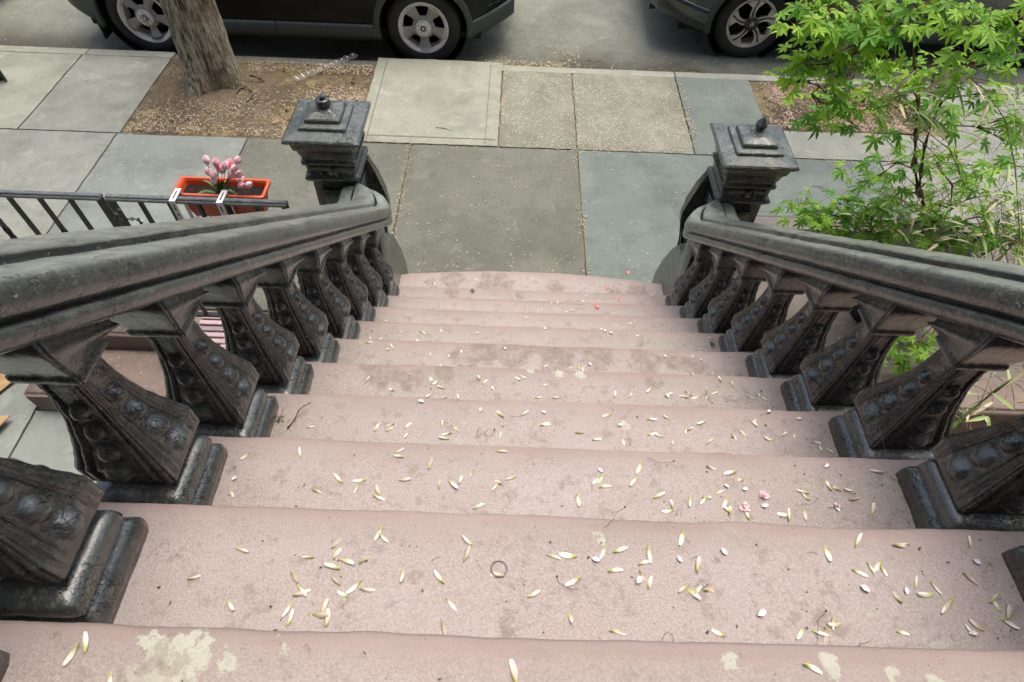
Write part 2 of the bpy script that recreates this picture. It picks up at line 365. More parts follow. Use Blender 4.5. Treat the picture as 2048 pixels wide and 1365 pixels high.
def pedestal_bm(seed):
    bm = bmesh.new(); ld = bm.verts.layers.float.new('dust_sheen'); lr = bm.verts.layers.float.new('rust')
    prof = [(-.002, .106), (.022, .107), (.034, .105), (.042, .100), (.050, .0945), (.053, .089), (.056, .0885), (.059, .094), (.066, .0965), (.080, .0955), (.092, .092), (.099, .085), (.103, .072), (.107, .058), (.112, .05)]
    nu = 14; rings = []
    for z, w_ in prof:
        ring = []
        for side in range(4):
            for k in range(nu):
                u = -1 + 2 * k / nu
                x, y = u * w_, w_ - (.006 * ((abs(u) - .8) / .2) ** 2 if abs(u) > .8 else 0)
                for _ in range(side): x, y = y, -x
                p = Vector((x, y * .84 - .026, z)); f = fbm(p + Vector((seed, 5, seed)), 28) * .0022
                p += Vector((x, y, 0)).normalized() * f; ring.append(p)
        rings.append(ring)
    vr = loft(bm, rings)
    for ring in vr:
        for v in ring:
            v[ld] = .20 if v.co.z > .05 else .08; v[lr] = .35 if v.co.z < .03 else 0
    return bm
bal_meshes, ped_meshes = [], []
for s in (1.3, 7.7, 14.2):
    for fn, lst, nm in ((baluster_bm, bal_meshes, 'baluster'), (pedestal_bm, ped_meshes, 'pedestal')):
        bm = fn(s); bmesh.ops.recalc_face_normals(bm, faces=bm.faces); me = bpy.data.meshes.new(nm); bm.to_mesh(me); bm.free(); me.materials.append(iron)
        me.polygons.foreach_set('use_smooth', [True] * len(me.polygons)); lst.append(me)

def handrail(side, dz):
    """side=-1 left, +1 right; swept moulded rail, curving outward to the newel"""
    HD = [(.0, .600, .85), (.03, .5995, .85), (.050, .5975, .8), (.057, .595, .7), (.0605, .591, .3), (.0620, .586, -1), (.0630, .569, -1), (.0685, .568, -1), (.0700, .5765, 0), (.0725, .578, 1), (.090, .5775, 1), (.110, .5765, 1), (.124, .5745, .9), (.130, .572, .6), (.1345, .566, .2), (.1395, .554, .12), (.1415, .538, .12), (.1405, .526, .12), (.1375, .5175, .2), (.131, .5135, .2), (.116, .5120, -1), (.114, .504, -1), (.125, .5025, .1), (.1325, .4995, .4), (.1365, .491, .2), (.1365, .478, .1), (.131, .465, .05), (.119, .456, 0), (.10, .449, 0), (.07, .446, 0), (.0, .446, 0)]  # third value: dusty tops also carry painted sky sheen; grooves and sides painted shaded
    half = [(a, b) for a, b, c in HD]; dust_sheen = [c for a, b, c in HD]
    prof = [(q, h, dd) for (q, h), dd in zip(half, dust_sheen)] + [(-q, h, dd) for (q, h), dd in list(zip(half, dust_sheen))[-2:0:-1]]
    bm = bmesh.new(); ld = bm.verts.layers.float.new('dust_sheen')
    xc = -.80 if side < 0 else .924
    path = []
    Y = -.45
    while Y < 2.85: path.append((xc, Y, zline(Y), 1.)); Y += .018
    for k in range(0, 26):
        a = math.pi / 2 * k / 25 * .985
        Yp = 2.86 + .19 * math.sin(a); L = Yp - 2.86
        path.append((xc, Yp, zline(2.86) - (r_ / t_) * (L - L * L / .2 if L < .1 else .05), math.cos(a)))
    rings = []
    for i, (X, Y, z, a) in enumerate(path):
        # lateral toward stair: for straight part = -side * X axis
        lat = Vector((-side, 0, 0)); sc = 1.
        ring = []
        for q, h, dd in prof:
            q2 = q if q < -.05 else -.05 + (q + .05) * a
            if q < -.05 and a < .45: q2 = -.05 + (q + .05) * (.80 + .20 * a / .45)
            p = Vector((X, Y, z + dz + h)) + lat * q2
            f = fbm(p + Vector((0, 0, side * 5)), 9) * .0028 + fbm(p, 40) * .0016 - (.006 if side > 0 and abs(Y - 2.14 + .04 * math.sin(q * 20)) < .012 else 0)
            p += Vector((lat.x * (1 if q > 0 else -1), lat.y, 1)).normalized() * f; ring.append(p)
        rings.append(ring)
    vr = loft(bm, rings)
    for ring in vr:
        for v, pq in zip(ring, prof): v[ld] = pq[2] * (.9 if side > 0 else 1.)
    return bm
def sq_loft(bm, cx, cy, prof, nu=10, rnd=.004, seed=0, amp=.0018, ld=None, dust_sheen_fn=None):
    rings = []
    for z, w_ in prof:
        ring = []
        for s in range(4):
            for k in range(nu):
                u = -1 + 2 * k / nu; x, y = u * w_, w_ - (rnd * ((abs(u) - .85) / .15) ** 2 if abs(u) > .85 else 0)
                for _ in range(s): x, y = y, -x
                p = Vector((cx + x, cy + y, z)); f = fbm(p + Vector((seed, 0, 0)), 25) * amp
                p += Vector((x, y, .3)).normalized() * f; ring.append(p)
        rings.append(ring)
    vr = loft(bm, rings)
    if ld:
        for j, ring in enumerate(vr):
            for v in ring: v[ld] = dust_sheen_fn(prof[j][0])
def newel(side, par, zc):
    cx = XC + side * 1.035; cy = 3.185
    # shaft
    bm = bmesh.new(); ld = bm.verts.layers.float.new('dust_sheen')
    z = zc
    prof = [(.0, .165), (.10, .165), (.13, .155), (.15, .14), (.17, .148), (.62, .148), (.64, .155), (.66, .150), (.69, .122), (.70, .115), (z - .245, .112), (z - .235, .132), (z - .22, .138), (z - .205, .132), (z - .20, .118), (z - .145, .122), (z - .14, .133), (z - .12, .136), (z - .115, .125), (z - .10, .128), (z - .055, .14), (z - .045, .150), (z - .02, .155), (z - .001, .157)]
    sq_loft(bm, cx, cy, prof, ld=ld, dust_sheen_fn=lambda q: .15)
    # raised panels on the faces of the shaft
    for (dx, dy) in ((0, -1), (-side, 0), (0, 1)):
        if dx: 
            x = cx + dx * .112; bx(bm, min(x, x + dx * .009), max(x, x + dx * .009), cy - .075, cy + .075, .76, z - .30, bev=.004)
        else:
            y = cy + dy * .112; bx(bm, cx - .075, cx + .075, min(y, y + dy * .009), max(y, y + dy * .009), .76, z - .30, bev=.004)
    sh = obj('newel_post', bm, iron_newel, par, smooth=True)
    # cap with two stepped tiers
    bm = bmesh.new(); ld = bm.verts.layers.float.new('dust_sheen')
    cp = [(z, .165), (z + .004, .176), (z + .012, .181), (z + .020, .180), (z + .026, .172), (z + .036, .118), (z + .037, .114), (z + .049, .112), (z + .053, .108), (z + .058, .088), (z + .059, .086), (z + .076, .083), (z + .081, .078), (z + .092, .040), (z + .100, .030)]
    sq_loft(bm, cx, cy, cp, nu=16, ld=ld, dust_sheen_fn=lambda q: .42 if q > z + .02 else .12)
    obj('cap', bm, iron_newel, sh, flat=True)
    bm = bmesh.new()
    if side < 0:
        lathe(bm, (cx, cy, z + .095), [(.042, -.01), (.030, .004), (.024, .012), (.034, .016), (.036, .024), (.03, .028), (.032, .032), (.032, .04), (.022, .044)], 20)
        lathe(bm, (cx, cy, z + .139), [(.014, 0), (.015, .012), (.013, .016)], 6)
    else:
        lathe(bm, (cx, cy, z + .095), [(.05, -.012), (.032, .002), (.021, .010), (.019, .020), (.024, .024), (.025, .030), (.020, .034)], 20)
        lathe(bm, (cx, cy, z + .127), [(.024, 0), (.031, .007), (.031, .013), (.018, .030), (.001, .050)], 6)
    obj('finial', bm, iron_newel, sh, flat=side > 0)
    # bolt stub on the house-side face
    bm = bmesh.new(); zb = z - .17; fy = cy - .122
    cyl(bm, (cx - .012 + .02, fy - .03, zb), .007, .04, 'y', 10)
    cyl(bm, (cx + .008, fy - .022, zb), .017, .010, 'y', 6)
    tube(bm, [(cx + .02, fy - .02, zb + .004), (cx - .05, fy - .022, zb - .002)], .0055, 8)
    cyl(bm, (cx - .045, fy - .022, zb), .013, .005, 'x', 8)
    cyl(bm, (cx + .03, fy - .024, zb), .018, .007, 'x', 8)
    obj('bolt', bm, plain('bolt_metal', (.16, .15, .15), .45, .6), sh)
    # sloped diagonal brace on street side and the wedge-shaped plinth
    bm = bmesh.new()
    xi = cx - side * .150
    wg = [(.0, .96), (.105, .97), (.128, .98), (.165, .88), (.195, .76), (.205, .68), (.20, .62), (.17, .56), (.15, .45), (.15, .0), (.0, .0)]
    prism(bm, [(cx - side * a, b) for a, b in wg], 3.27, 3.325, 'y')
    bmesh.ops.bevel(bm, geom=list(bm.edges), offset=.008, segments=2, affect='EDGES')
    obj('scroll_wing', bm, iron_newel, sh)
    bm = bmesh.new(); ld = bm.verts.layers.float.new('dust_sheen')
    x_in = XC - .808 if side < 0 else XC + .815
    xo = cx + side * .19
    prism(bm, [(2.86, -.02), (3.385, -.02), (3.375, .12), (3.30, .30), (3.20, .49), (3.13, .60), (2.86, .60)], min(x_in, xo), max(x_in, xo))
    bmesh.ops.bevel(bm, geom=list(bm.edges), offset=.01, segments=2, affect='EDGES')
    for v in bm.verts: v[ld] = .35
    obj('plinth', bm, iron_newel, sh)
    # scrolled bracket under the end of the rail
    bm = bmesh.new()
    xs = XC + side * .845
    pts = []
    for k in range(40):
        a = k / 39 * 3.6 * math.pi; rr = .062 * (1 - k / 39 * .82)
        pts.append((2.985 + rr * math.cos(a + 1.2), .70 + rr * math.sin(a + 1.2)))
    tube(bm, [(xs, y, q) for y, q in pts], [.024 - .00035 * k for k in range(40)], 8)
    tube(bm, [(xs, 3.01, .42), (xs, 3.05, .56), (xs, 3.03, .66), (xs, 2.98, .755), (xs, 2.93, .86)], [.035, .032, .028, .028, .036], 8)
    bx(bm, xs - .035, xs + .035, 2.90, 3.03, .40, .80, bev=.012, seg=2)
    obj('scroll_bracket', bm, iron_newel, sh, smooth=True)
    return sh
for side, lab, dz in ((-1, 'black cast-iron balustrade on the flower-box side of the stoop, capped newel with round bolt finial', 0.), (1, 'black cast-iron balustrade beside the green maple, capped newel with pointed finial', -.018)):
    B = tag(empty('stoop_balustrade', (XC + side * .86, 2.9, 0)), lab, 'balustrade', 'balustrades flanking the stoop')
    o = obj('handrail', handrail(side, dz), iron, B, smooth=True); o.location = -B.location
    nw = newel(side, B, 1.235 if side < 0 else 1.19); nw.location = -B.location
    for n in range(2, NTOP):
        Xb = -.797 if side < 0 else .922
        b = link('baluster', bal_meshes[(n * 2 + (side > 0)) % 3], B); b.location = Vector((Xb, Yn(n) - .105, r_ * n + dz)) - B.location
        p_ = link('pedestal', ped_meshes[(n + (side > 0)) % 3], b); p_.location = (.0 + (.0 if side < 0 else .0), .0, -dz)

# ---------------------------------------------------------------- ground
def sheet(name, x0, x1, y0, y1, z, mat, sub=0):
    bm = bmesh.new()
    vs = [bm.verts.new(p) for p in ((x0, y0, z), (x1, y0, z), (x1, y1, z), (x0, y1, z))]; bm.faces.new(vs)
    return tag(obj(name, bm, mat), kind='structure')
sheet('ground', -250, 250, -250, 250, -.5, soil)
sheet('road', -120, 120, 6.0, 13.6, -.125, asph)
YJ = 4.812; YK = 6.075
def slab(x0, x1, y0, y1, mat, z=0., th=.07, skew=None, name='sidewalk_slab', n=10, tilt=0, score=False):
    bm = bmesh.new(); g = .007
    pts = [(x0 + g, y0 + g), (x1 - g, y0 + g), (x1 - g, y1 - g), (x0 + g, y1 - g)]
    if skew: pts = [(a + s[0], b + s[1]) for (a, b), s in zip(pts, skew)]
    nx = max(4, int((x1 - x0) / .06)); ny = max(4, int((y1 - y0) / .06)); grid = []
    for j in range(ny + 1):
        row = []
        for i in range(nx + 1):
            u, v = i / nx, j / ny
            p = (Vector(pts[0]) * (1 - u) + Vector(pts[1]) * u) * (1 - v) + (Vector(pts[3]) * (1 - u) + Vector(pts[2]) * u) * v
            e = min(u, 1 - u) < .001 or min(v, 1 - v) < .001
            zz = z + fbm((p.x, p.y, z), 1.5) * .004 + tilt * (v - .5)
            q = Vector((p.x, p.y, zz))
            if e:
                q.z -= .006; q.x += .006 * noise.noise(Vector((p.x * 18, p.y * 18, 1))); q.y += .006 * noise.noise(Vector((p.x * 18, p.y * 18, 5)))
            row.append(bm.verts.new(q))
        grid.append(row)
    for j in range(ny):
        for i in range(nx): bm.faces.new((grid[j][i], grid[j][i + 1], grid[j + 1][i + 1], grid[j + 1][i]))
    per = grid[0][:] + [grid[j][nx] for j in range(1, ny + 1)] + [grid[ny][i] for i in range(nx - 1, -1, -1)] + [grid[j][0] for j in range(ny - 1, 0, -1)]
    low = [bm.verts.new((v.co.x, v.co.y, z - th)) for v in per]
    m = len(per)
    for i in range(m): bm.faces.new((per[i], low[i], low[(i + 1) % m], per[(i + 1) % m]))
    return tag(obj(name, bm, mat, smooth=False), kind='structure')
# bedding under the slabs, with fallen seeds gathering in the joints
joint = slab_mat('joint_debris', (.13, .105, .06), (.32, .25, .13), (.45, .38, .20), .8, grain=200, bump=.8)
sheet('sidewalk_bedding', -14, 14, 3.0, 6.0, -.022, joint)
# kerb strip
def kerb(x0, x1, mat, z=0.): 
    bm = bmesh.new(); bx(bm, x0, x1, 5.98, YK + .01, -.3, z, bev=.012, seg=2); tag(obj('kerb', bm, mat), kind='structure')
for x0, x1, m_, z in ((-14, -4.05, conc, -.001), (-4.045, -3.25, blue2, -.001), (-3.245, -1.37, concG, -.014), (1.41, 3.4, blue2, -.004), (3.405, 14, blue2, -.004)): kerb(x0, x1, m_, z)
kerb(-1.365, 1.405, conc, -.006)
# upper row
slab(-6.0, -4.07, YJ, 5.985, conc); slab(-4.07, -3.25, YJ, 5.985, blue2)
slab(-9, -6.0, YJ, 5.985, blue2); slab(-14, -9, YJ, 5.985, conc)
cs = slab(-1.365, -.20, YJ, 6.09, conc, z=.015, tilt=.02); 
slab(-.20, .44, YJ, 5.985, agg, z=.002); slab(.44, 1.40, YJ, 5.985, agg)
slab(1.40, 2.09, YJ, 5.985, blueG)
slab(2.09, 3.30, YJ, 5.20, blue2, th=.2); slab(3.42, 5.2, YJ, 5.985, blue2, skew=[(.45, 0), (0, 0), (0, 0), (-.02, 0)]); slab(5.2, 14, YJ, 5.985, conc)
slab(3.30, 3.86, YJ, 5.20, blue2)
# lower row
slab(-14, -6.2, 3.02, YJ, conc); slab(-6.2, -4.35, 3.02, YJ, blue2); slab(-4.35, -3.27, 3.02, YJ, blue2); slab(-3.27, -2.22, 3.02, YJ, blue1)
slab(-2.22, -.90, 3.02, YJ, concG); slab(-.90, .44, 3.02, YJ, concG); slab(.44, 1.72, 3.02, YJ, blueG); slab(1.72, 2.9, 3.02, YJ, blueG); slab(2.9, 4.6, 3.02, YJ, blue2); slab(4.6, 14, 3.02, YJ, conc)
# scored border lines on the pale concrete slab
bm = bmesh.new(); dk = plain('score_line', (.15, .15, .11), .9)
for (x0, y0, x1, y1) in ((-1.27, YJ + .03, -1.27, 6.04), (-.31, YJ + .03, -.31, 6.04), (-1.34, YJ + .08, -.22, YJ + .08)):
    for k in range(24):
        a, b = k / 24, (k + 1) / 24; P_ = []
        for t, w_ in ((a, -.003), (b, -.003), (b, .003), (a, .003)):
            x, y = x0 + (x1 - x0) * t, y0 + (y1 - y0) * t
            if x0 == x1: x += w_
            else: y += w_
            v_ = (y - YJ) / (6.09 - YJ); P_.append(bm.verts.new((x, y, .0195 + .02 * (v_ - .5) + .0005)))
        bm.faces.new(P_)
tag(obj('sidewalk_score_line', bm, dk), kind='structure')
# tree pits: uneven soil
def pit(x0, x1, y0, y1, seed, dip=.0):
    bm = bmesh.new(); nx, ny = 110, 72; g = []
    for j in range(ny + 1):
        row = []
        for i in range(nx + 1):
            x = x0 + (x1 - x0) * i / nx; y = y0 + (y1 - y0) * j / ny
            row.append(bm.verts.new((x, y, -.022 + fbm((x + seed, y, 0), 3) * .022 + fbm((x, y, seed), 14) * .012 + dip + .05 * math.exp(-((x + 2.74) ** 2 + (y - 5.6) ** 2) / .16))))
        g.append(row)
    for j in range(ny):
        for i in range(nx): bm.faces.new((g[j][i], g[j][i + 1], g[j + 1][i + 1], g[j + 1][i]))
    tag(obj('soil_bed', bm, soil, smooth=True), kind='structure')
pit(-3.25, -1.37, YJ, 5.99, 1); pit(2.09, 3.86, 5.2, 5.99, 9)
clodm = plain('soil_clods', (.15, .11, .07), .95, var=.45, scale=30)
bm = bmesh.new(); rc = random.Random(4)
for (x0, x1, y0, y1, n_) in ((-3.22, -1.39, YJ + .03, 5.97, 1500), (2.12, 3.8, 5.23, 5.95, 500)):
    for k in range(n_):
        p = Vector((rc.uniform(x0, x1), rc.uniform(y0, y1), -.014)); sz = rc.uniform(.003, .009) * (2.2 if rc.random() < .05 else 1)
        vs = [bm.verts.new(p + Vector((math.cos(a + k) * sz * rc.uniform(.6, 1), math.sin(a + k) * sz * rc.uniform(.6, 1), rc.uniform(0, .2) * sz))) for a in (0, 1.3, 2.5, 3.8, 5.0)]; tp = bm.verts.new(p + Vector((0, 0, sz * rc.uniform(.6, 1.1))))
        for a in range(5): bm.faces.new((vs[a], vs[(a + 1) % 5], tp))
tag(obj('soil_clods', bm, clodm), 'small brown soil clods and grit over the two tree beds', 'soil', kind='stuff')
# opposite side of the street
slab(-60, 60, 13.6, 17, conc, z=.0, name='far_sidewalk')
# areaway floors
slab(-2.95, -.93, -.75, 2.445, blue1, z=-.33, name='areaway_floor', th=.1); slab(-6.5, -2.95, -.75, 2.98, blue1, z=-.33, name='areaway_floor', th=.1)
slab(1.06, 6.5, -.75, 2.98, brownflat, z=-.33, name='areaway_floor', th=.1)
coping_m = slab_mat('weathered_coping', (.16, .14, .118), (.22, .195, .168))
# ---------------------------------------------------------------- areaway steps
def stone_block(name, x0, x1, y0, y1, z0, z1, mat, bev=.02, par=None):
    bm = bmesh.new(); bx(bm, x0, x1, y0, y1, z0, z1); bmesh.ops.subdivide_edges(bm, edges=bm.edges, cuts=10, use_grid_fill=True)
    bmesh.ops.bevel(bm, geom=[e for e in bm.edges if e.calc_face_angle(0) > 1.2], offset=bev, segments=3, affect='EDGES')
    for v in bm.verts: v.co += Vector((fbm(v.co, 6), fbm(v.co + Vector((3, 3, 3)), 6), fbm(v.co + Vector((7, 0, 0)), 6))) * .003
    return obj(name, bm, mat, par, smooth=True)
tag(stone_block('areaway_step', -2.93, -.94, 2.44, 2.797, -.35, -.15, brownflat), 'lower brownstone slab step between the balustrade and the bluestone areaway floor', 'step')
tag(stone_block('areaway_step', -2.93, -.94, 2.80, 3.02, -.35, -.002, brownflat), 'upper brownstone step directly under the gate with the flower box', 'step')
tag(stone_block('retaining_wall', -6.5, -2.95, 2.90, 3.02, -.4, .03, brownflat), 'low brownstone retaining wall under the fence at the areaway edge', 'wall')
# right hand side: planting area behind the balustrade
tag(stone_block('stone_coping', 1.40, 5.2, 3.86, 4.02, -.05, .07, coping_m), 'long low grey-brown stone coping along the sidewalk behind the maple pot', 'coping')
tag(stone_block('stone_coping', 1.30, 5.2, 2.36, 2.60, -.35, .16, brownflat), 'low brownstone ledge seen between the balusters below the maple', 'ledge')
stone_bed = slab(1.30, 5.2, 2.60, 3.86, coping_m, z=.02, th=.3, name='planting_terrace')
# ---------------------------------------------------------------- mat, cardboard
P = tag(empty('slatted_mat', (-1.72, 2.86, .0)), 'pale pink slatted metal mat with rivets, lying below the gate and seen between the balusters', 'mat')
for k in range(6):
    bm = bmesh.new(); y = 2.70 + k * .046; bx(bm, -1.965, -1.44, y, y + .032, .004, .018, bev=.003); o = obj('slat', bm, pinkm, P); o.location = -P.location
    for xx in (-1.76, -1.55):
        bm = bmesh.new(); lathe(bm, (xx, y + .016, .018), [(.009, 0), (.008, .004), (.003, .006)], 10); obj('rivet', bm, pinkm, o)
bm = bmesh.new(); bx(bm, -1.79, -1.73, 2.695, 2.985, .0, .0035); o = obj('strap', bm, pinkm, P); o.location = -P.location
K = tag(empty('cardboard_box', (-3.3, 2.55, -.33)), 'flattened tan cardboard box on the areaway floor at the left edge', 'box')
for (pts, z) in (([(-3.9, 2.32), (-3.30, 2.38), (-3.06, 2.80), (-3.75, 2.86)], -.315), ([(-3.9, 2.02), (-3.12, 2.10), (-3.03, 2.37), (-3.7, 2.30)], -.30)):
    bm = bmesh.new(); prism(bm, pts, z, z + .006, 'z')
    bmesh.ops.rotate(bm, verts=bm.verts, cent=(-3.3, 2.5, z), matrix=Matrix.Rotation(R(-4), 3, 'Y'))
    o = obj('flap', bm, pine, K); o.location = -K.location

# ---------------------------------------------------------------- iron fence and gate with flower box
def fence_piece(name, x0, x1, label, cat, y=2.885, ztop=1.0, latch=False, n=None, group=None):
    F = tag(empty(name, ((x0 + x1) / 2, y, 0)), label, cat, group); off = -F.location
    bm = bmesh.new(); ld = bm.verts.layers.float.new('dust_sheen')
    bx(bm, x0, x1, y - .022, y + .022, ztop - .016, ztop, bev=.003); bx(bm, x0, x1, y - .013, y + .013, ztop - .001, ztop + .009, bev=.004)
    for v in bm.verts: v[ld] = .7 if v.co.z > ztop - .01 else 0
    o = obj('top_rail', bm, fence_top, F); o.location = off
    bm = bmesh.new(); bx(bm, x0, x1, y - .015, y + .015, .10, .118, bev=.002); o = obj('bottom_rail', bm, black, F); o.location = off
    n = n or int(round((x1 - x0) / .148))
    for k in range(n + 1):
        x = x0 + .012 + (x1 - x0 - .024) * k / n; wd = .0085
        bm = bmesh.new()
        if k in (0, n) and latch or k == 0 or k == n: bx(bm, x - .013, x + .013, y - .013, y + .013, .0 if not latch else .05, ztop - .014)
        else:
            bx(bm, x - wd, x + wd, y - wd, y + wd, .105, ztop - .014)
            if (k + int(x0 * 10)) % 2 == 0:    # twisted section
                lathe(bm, (x, y, .60), [(.012, 0), (.015, .03), (.0125, .06), (.015, .09), (.012, .12), (.015, .15), (.011, .18)], 8)
        o = obj('picket', bm, black, F); o.location = off
    return F
fence_piece('iron_fence', -4.9, -2.06, 'black iron fence with square pickets left of the flower-box gate', 'fence')
G = fence_piece('iron_gate', -2.035, -1.165, 'black iron gate carrying the orange flower box', 'gate', latch=True)
bm = bmesh.new()
tube(bm, [at(239, 418, 2.86), at(233, 428, 2.84), at(231, 437, 2.83), at(238, 441, 2.83), at(250, 439, 2.83), at(264, 438, 2.83), at(276, 439, 2.83), at(283, 447, 2.83)], [.010, .011, .012, .012, .011, .011, .011, .009], 8)
o = obj('latch_handle', bm, plain('latch_grey', (.09, .095, .105), .45), G); o.location = -G.location
# flower box
FB = tag(empty('flower_box', (-1.53, 3.02, .86)), 'orange plastic window box of soil hanging on the gate', 'planter'); off = -FB.location
orange = MT('orange_plastic', .38); orange.col(orange.mix(orange.ramp(orange.noise(5), .3, .7), (.60, .085, .025), (.68, .11, .035))); orange = orange.m
zt = .985; cx, cy = -1.52, 3.005; ox, oy = .225, .070
def rr(hx, hy, z, c=.014, x=cx, y=cy):
    out = []
    for sx, sy, a0 in ((1, 1, 0), (-1, 1, 90), (-1, -1, 180), (1, -1, 270)):
        for k in range(4):
            a = R(a0 + 30 * k); out.append(Vector((x + sx * (hx - c) + c * math.cos(a), y + sy * (hy - c) + c * math.sin(a), z)))
    return out
bm = bmesh.new()
loft(bm, [rr(ox - .045, oy - .022, zt - .155), rr(ox - .018, oy - .010, zt - .03), rr(ox - .016, oy - .009, zt - .02), rr(ox, oy, zt - .018), rr(ox + .001, oy + .001, zt - .002), rr(ox - .004, oy - .004, zt), rr(ox - .012, oy - .012, zt - .001), rr(ox - .018, oy - .016, zt - .012), rr(ox - .024, oy - .02, zt - .05), rr(ox - .06, oy - .03, zt - .14)])
o = obj('box', bm, orange, FB, flat=True); o.location = off
bm = bmesh.new(); potsoil = slab_mat('potting_soil', (.008, .007, .006), (.022, .018, .014), (.12, .10, .07), .5, grain=120, bump=1.)
loft(bm, [rr(ox - .05, oy - .03, zt - .06), rr(ox - .024, oy - .022, zt - .037)]); bm.faces.ensure_lookup_table()
o = obj('potting_soil', bm, potsoil, FB); o.location = off
whitem = plain('white_metal', (.74, .74, .74), .4, var=.06)
for xb in (-1.70, -1.475):
    bm = bmesh.new(); wb = .015
    bx(bm, xb - wb, xb + wb, 2.853, 2.945, 1.0115, 1.0145, bev=.001)
    bx(bm, xb - wb, xb + wb, 2.8495, 2.853, .80, 1.0145, bev=.001); bx(bm, xb - wb * .6, xb + wb * .6, 2.936, 2.940, .80, 1.0113)
    bx(bm, xb - wb * .6, xb + wb * .6, 2.853, 3.06, .800, .804)
    o = obj('bracket', bm, whitem, FB); o.location = off
    bm = bmesh.new()
    for y in (2.878, 2.905): lathe(bm, (xb, y, 1.0145), [(.004, 0), (.004, .0012)], 8)
    bx(bm, xb - .003, xb + .003, 2.868, 2.925, 1.0145, 1.0152)
    for z in (.985, .965, .93, .89): bx(bm, xb - .003, xb + .003, 2.8485, 2.8495, z - .010, z + .008)
    obj('screw_slot', bm, black, o)
# tulips
pinkp = MT('pink_petal', .5);  pinkp.b.inputs['Subsurface Radius'].default_value = (.02, .008, .008)
pinkp.col(pinkp.mix(pinkp.math('ADD', pinkp.attr('pk'), pinkp.math('MULTIPLY', pinkp.noise(60), .2)), (.97, .72, .74), (.93, .27, .37))); pinkp = pinkp.m
grn = plain('tulip_green', (.10, .20, .04), .5, var=.4, scale=25)
TU = tag(empty('tulip_bunch', (-1.53, 3.0, .94)), 'bunch of pink artificial tulips standing in the orange flower box', 'flowers'); off = -TU.location
bl = [(413, 322, .045), (432, 327, .04), (418, 345, .01), (427, 352, .0), (436, 335, .03), (444, 341, .02), (450, 333, .03), (459, 327, .045), (468, 338, .03), (475, 322, .05), (428, 362, .0), (463, 352, .02), (477, 350, .015), (481, 361, .0), (482, 372, .0), (496, 371, .0)]
heads = []
for (px, py, up) in bl:
    d = at(px, py, 2.985 + random.uniform(-.03, .02)); heads.append(d)
for i, h in enumerate(heads):
    base = Vector((-1.535 + (i % 4 - 1.5) * .012, 2.995 + (i % 3 - 1) * .01, .945)); ax = (h - base).normalized(); ax = (ax + Vector((0, 0, .15))).normalized()
    bm = bmesh.new(); lp = bm.verts.layers.float.new('pk')
    q = ax.to_track_quat('Z', 'Y').to_matrix(); L = random.uniform(.046, .054)
    rings = []; NS = 24; hue = (i * 37 % 10) / 10
    for a in range(13):
        t = a / 12; rad = .0168 * math.sin(math.pi * min(1, t * .80 + .10)) ** .75 * (1 if t < .62 else 1 - ((t - .62) / .38) ** 2 * .86); ring = []
        for k in range(NS):
            th = 2 * math.pi * k / NS; lob = abs(math.cos(1.5 * th + i)); rr2 = rad * (.86 + .18 * lob) * (1 + (.10 if t > .7 else 0) * (lob - .5))
            ring.append((h + q @ Vector((rr2 * math.cos(th), rr2 * math.sin(th), t * L - L * .4 + (.004 * lob if t > .8 else 0))), max(0, min(1, .25 + .75 * hue + .45 * (.45 - t) - .55 * (1 - lob)))))
        rings.append(ring)
    vr = loft(bm, [[p for p, c in r] for r in rings])
    for r_v, r_c in zip(vr, rings):
        for v, (p, c) in zip(r_v, r_c): v[lp] = c
    o = obj('tulip_bloom', bm, pinkp, TU); o.location = off
    bm = bmesh.new(); m_ = (base + h) / 2 + Vector((0, 0, -.008)); tube(bm, [base, m_, h - ax * .014], [.0025, .0022, .0022], 6); o = obj('stem', bm, grn, TU); o.location = off
for (a, b, wd) in (((-1.535, 2.99, .94), (-1.66, 2.96, .955), .014), ((-1.53, 2.99, .94), (-1.60, 3.0, 1.03), .010), ((-1.53, 3.0, .94), (-1.49, 3.01, 1.02), .014), ((-1.53, 2.995, .94), (-1.545, 3.0, 1.04), .014), ((-1.52, 2.99, .94), (-1.44, 2.975, .97), .012), ((-1.535, 2.985, .94), (-1.47, 2.92, .97), .009)):
    a, b = Vector(a), Vector(b); bm = bmesh.new(); g = []
    sd = (b - a).cross(Vector((.2, .3, 1))).normalized()
    for k in range(9):
        s = k / 8; c = a.lerp(b, s) + Vector((0, 0, .03 * math.sin(math.pi * s) - .012 * s)); ww = wd * math.sin(math.pi * min(1, s * .92 + .08)) ** .8
        g.append([bm.verts.new(c - sd * ww + Vector((0, 0, ww * .4))), bm.verts.new(c), bm.verts.new(c + sd * ww + Vector((0, 0, ww * .4)))])
    for k in range(8):
        for j in range(2): bm.faces.new((g[k][j], g[k][j + 1], g[k + 1][j + 1], g[k + 1][j])).smooth = True
    o = obj('leaf', bm, grn, TU, recalc=False); o.location = off

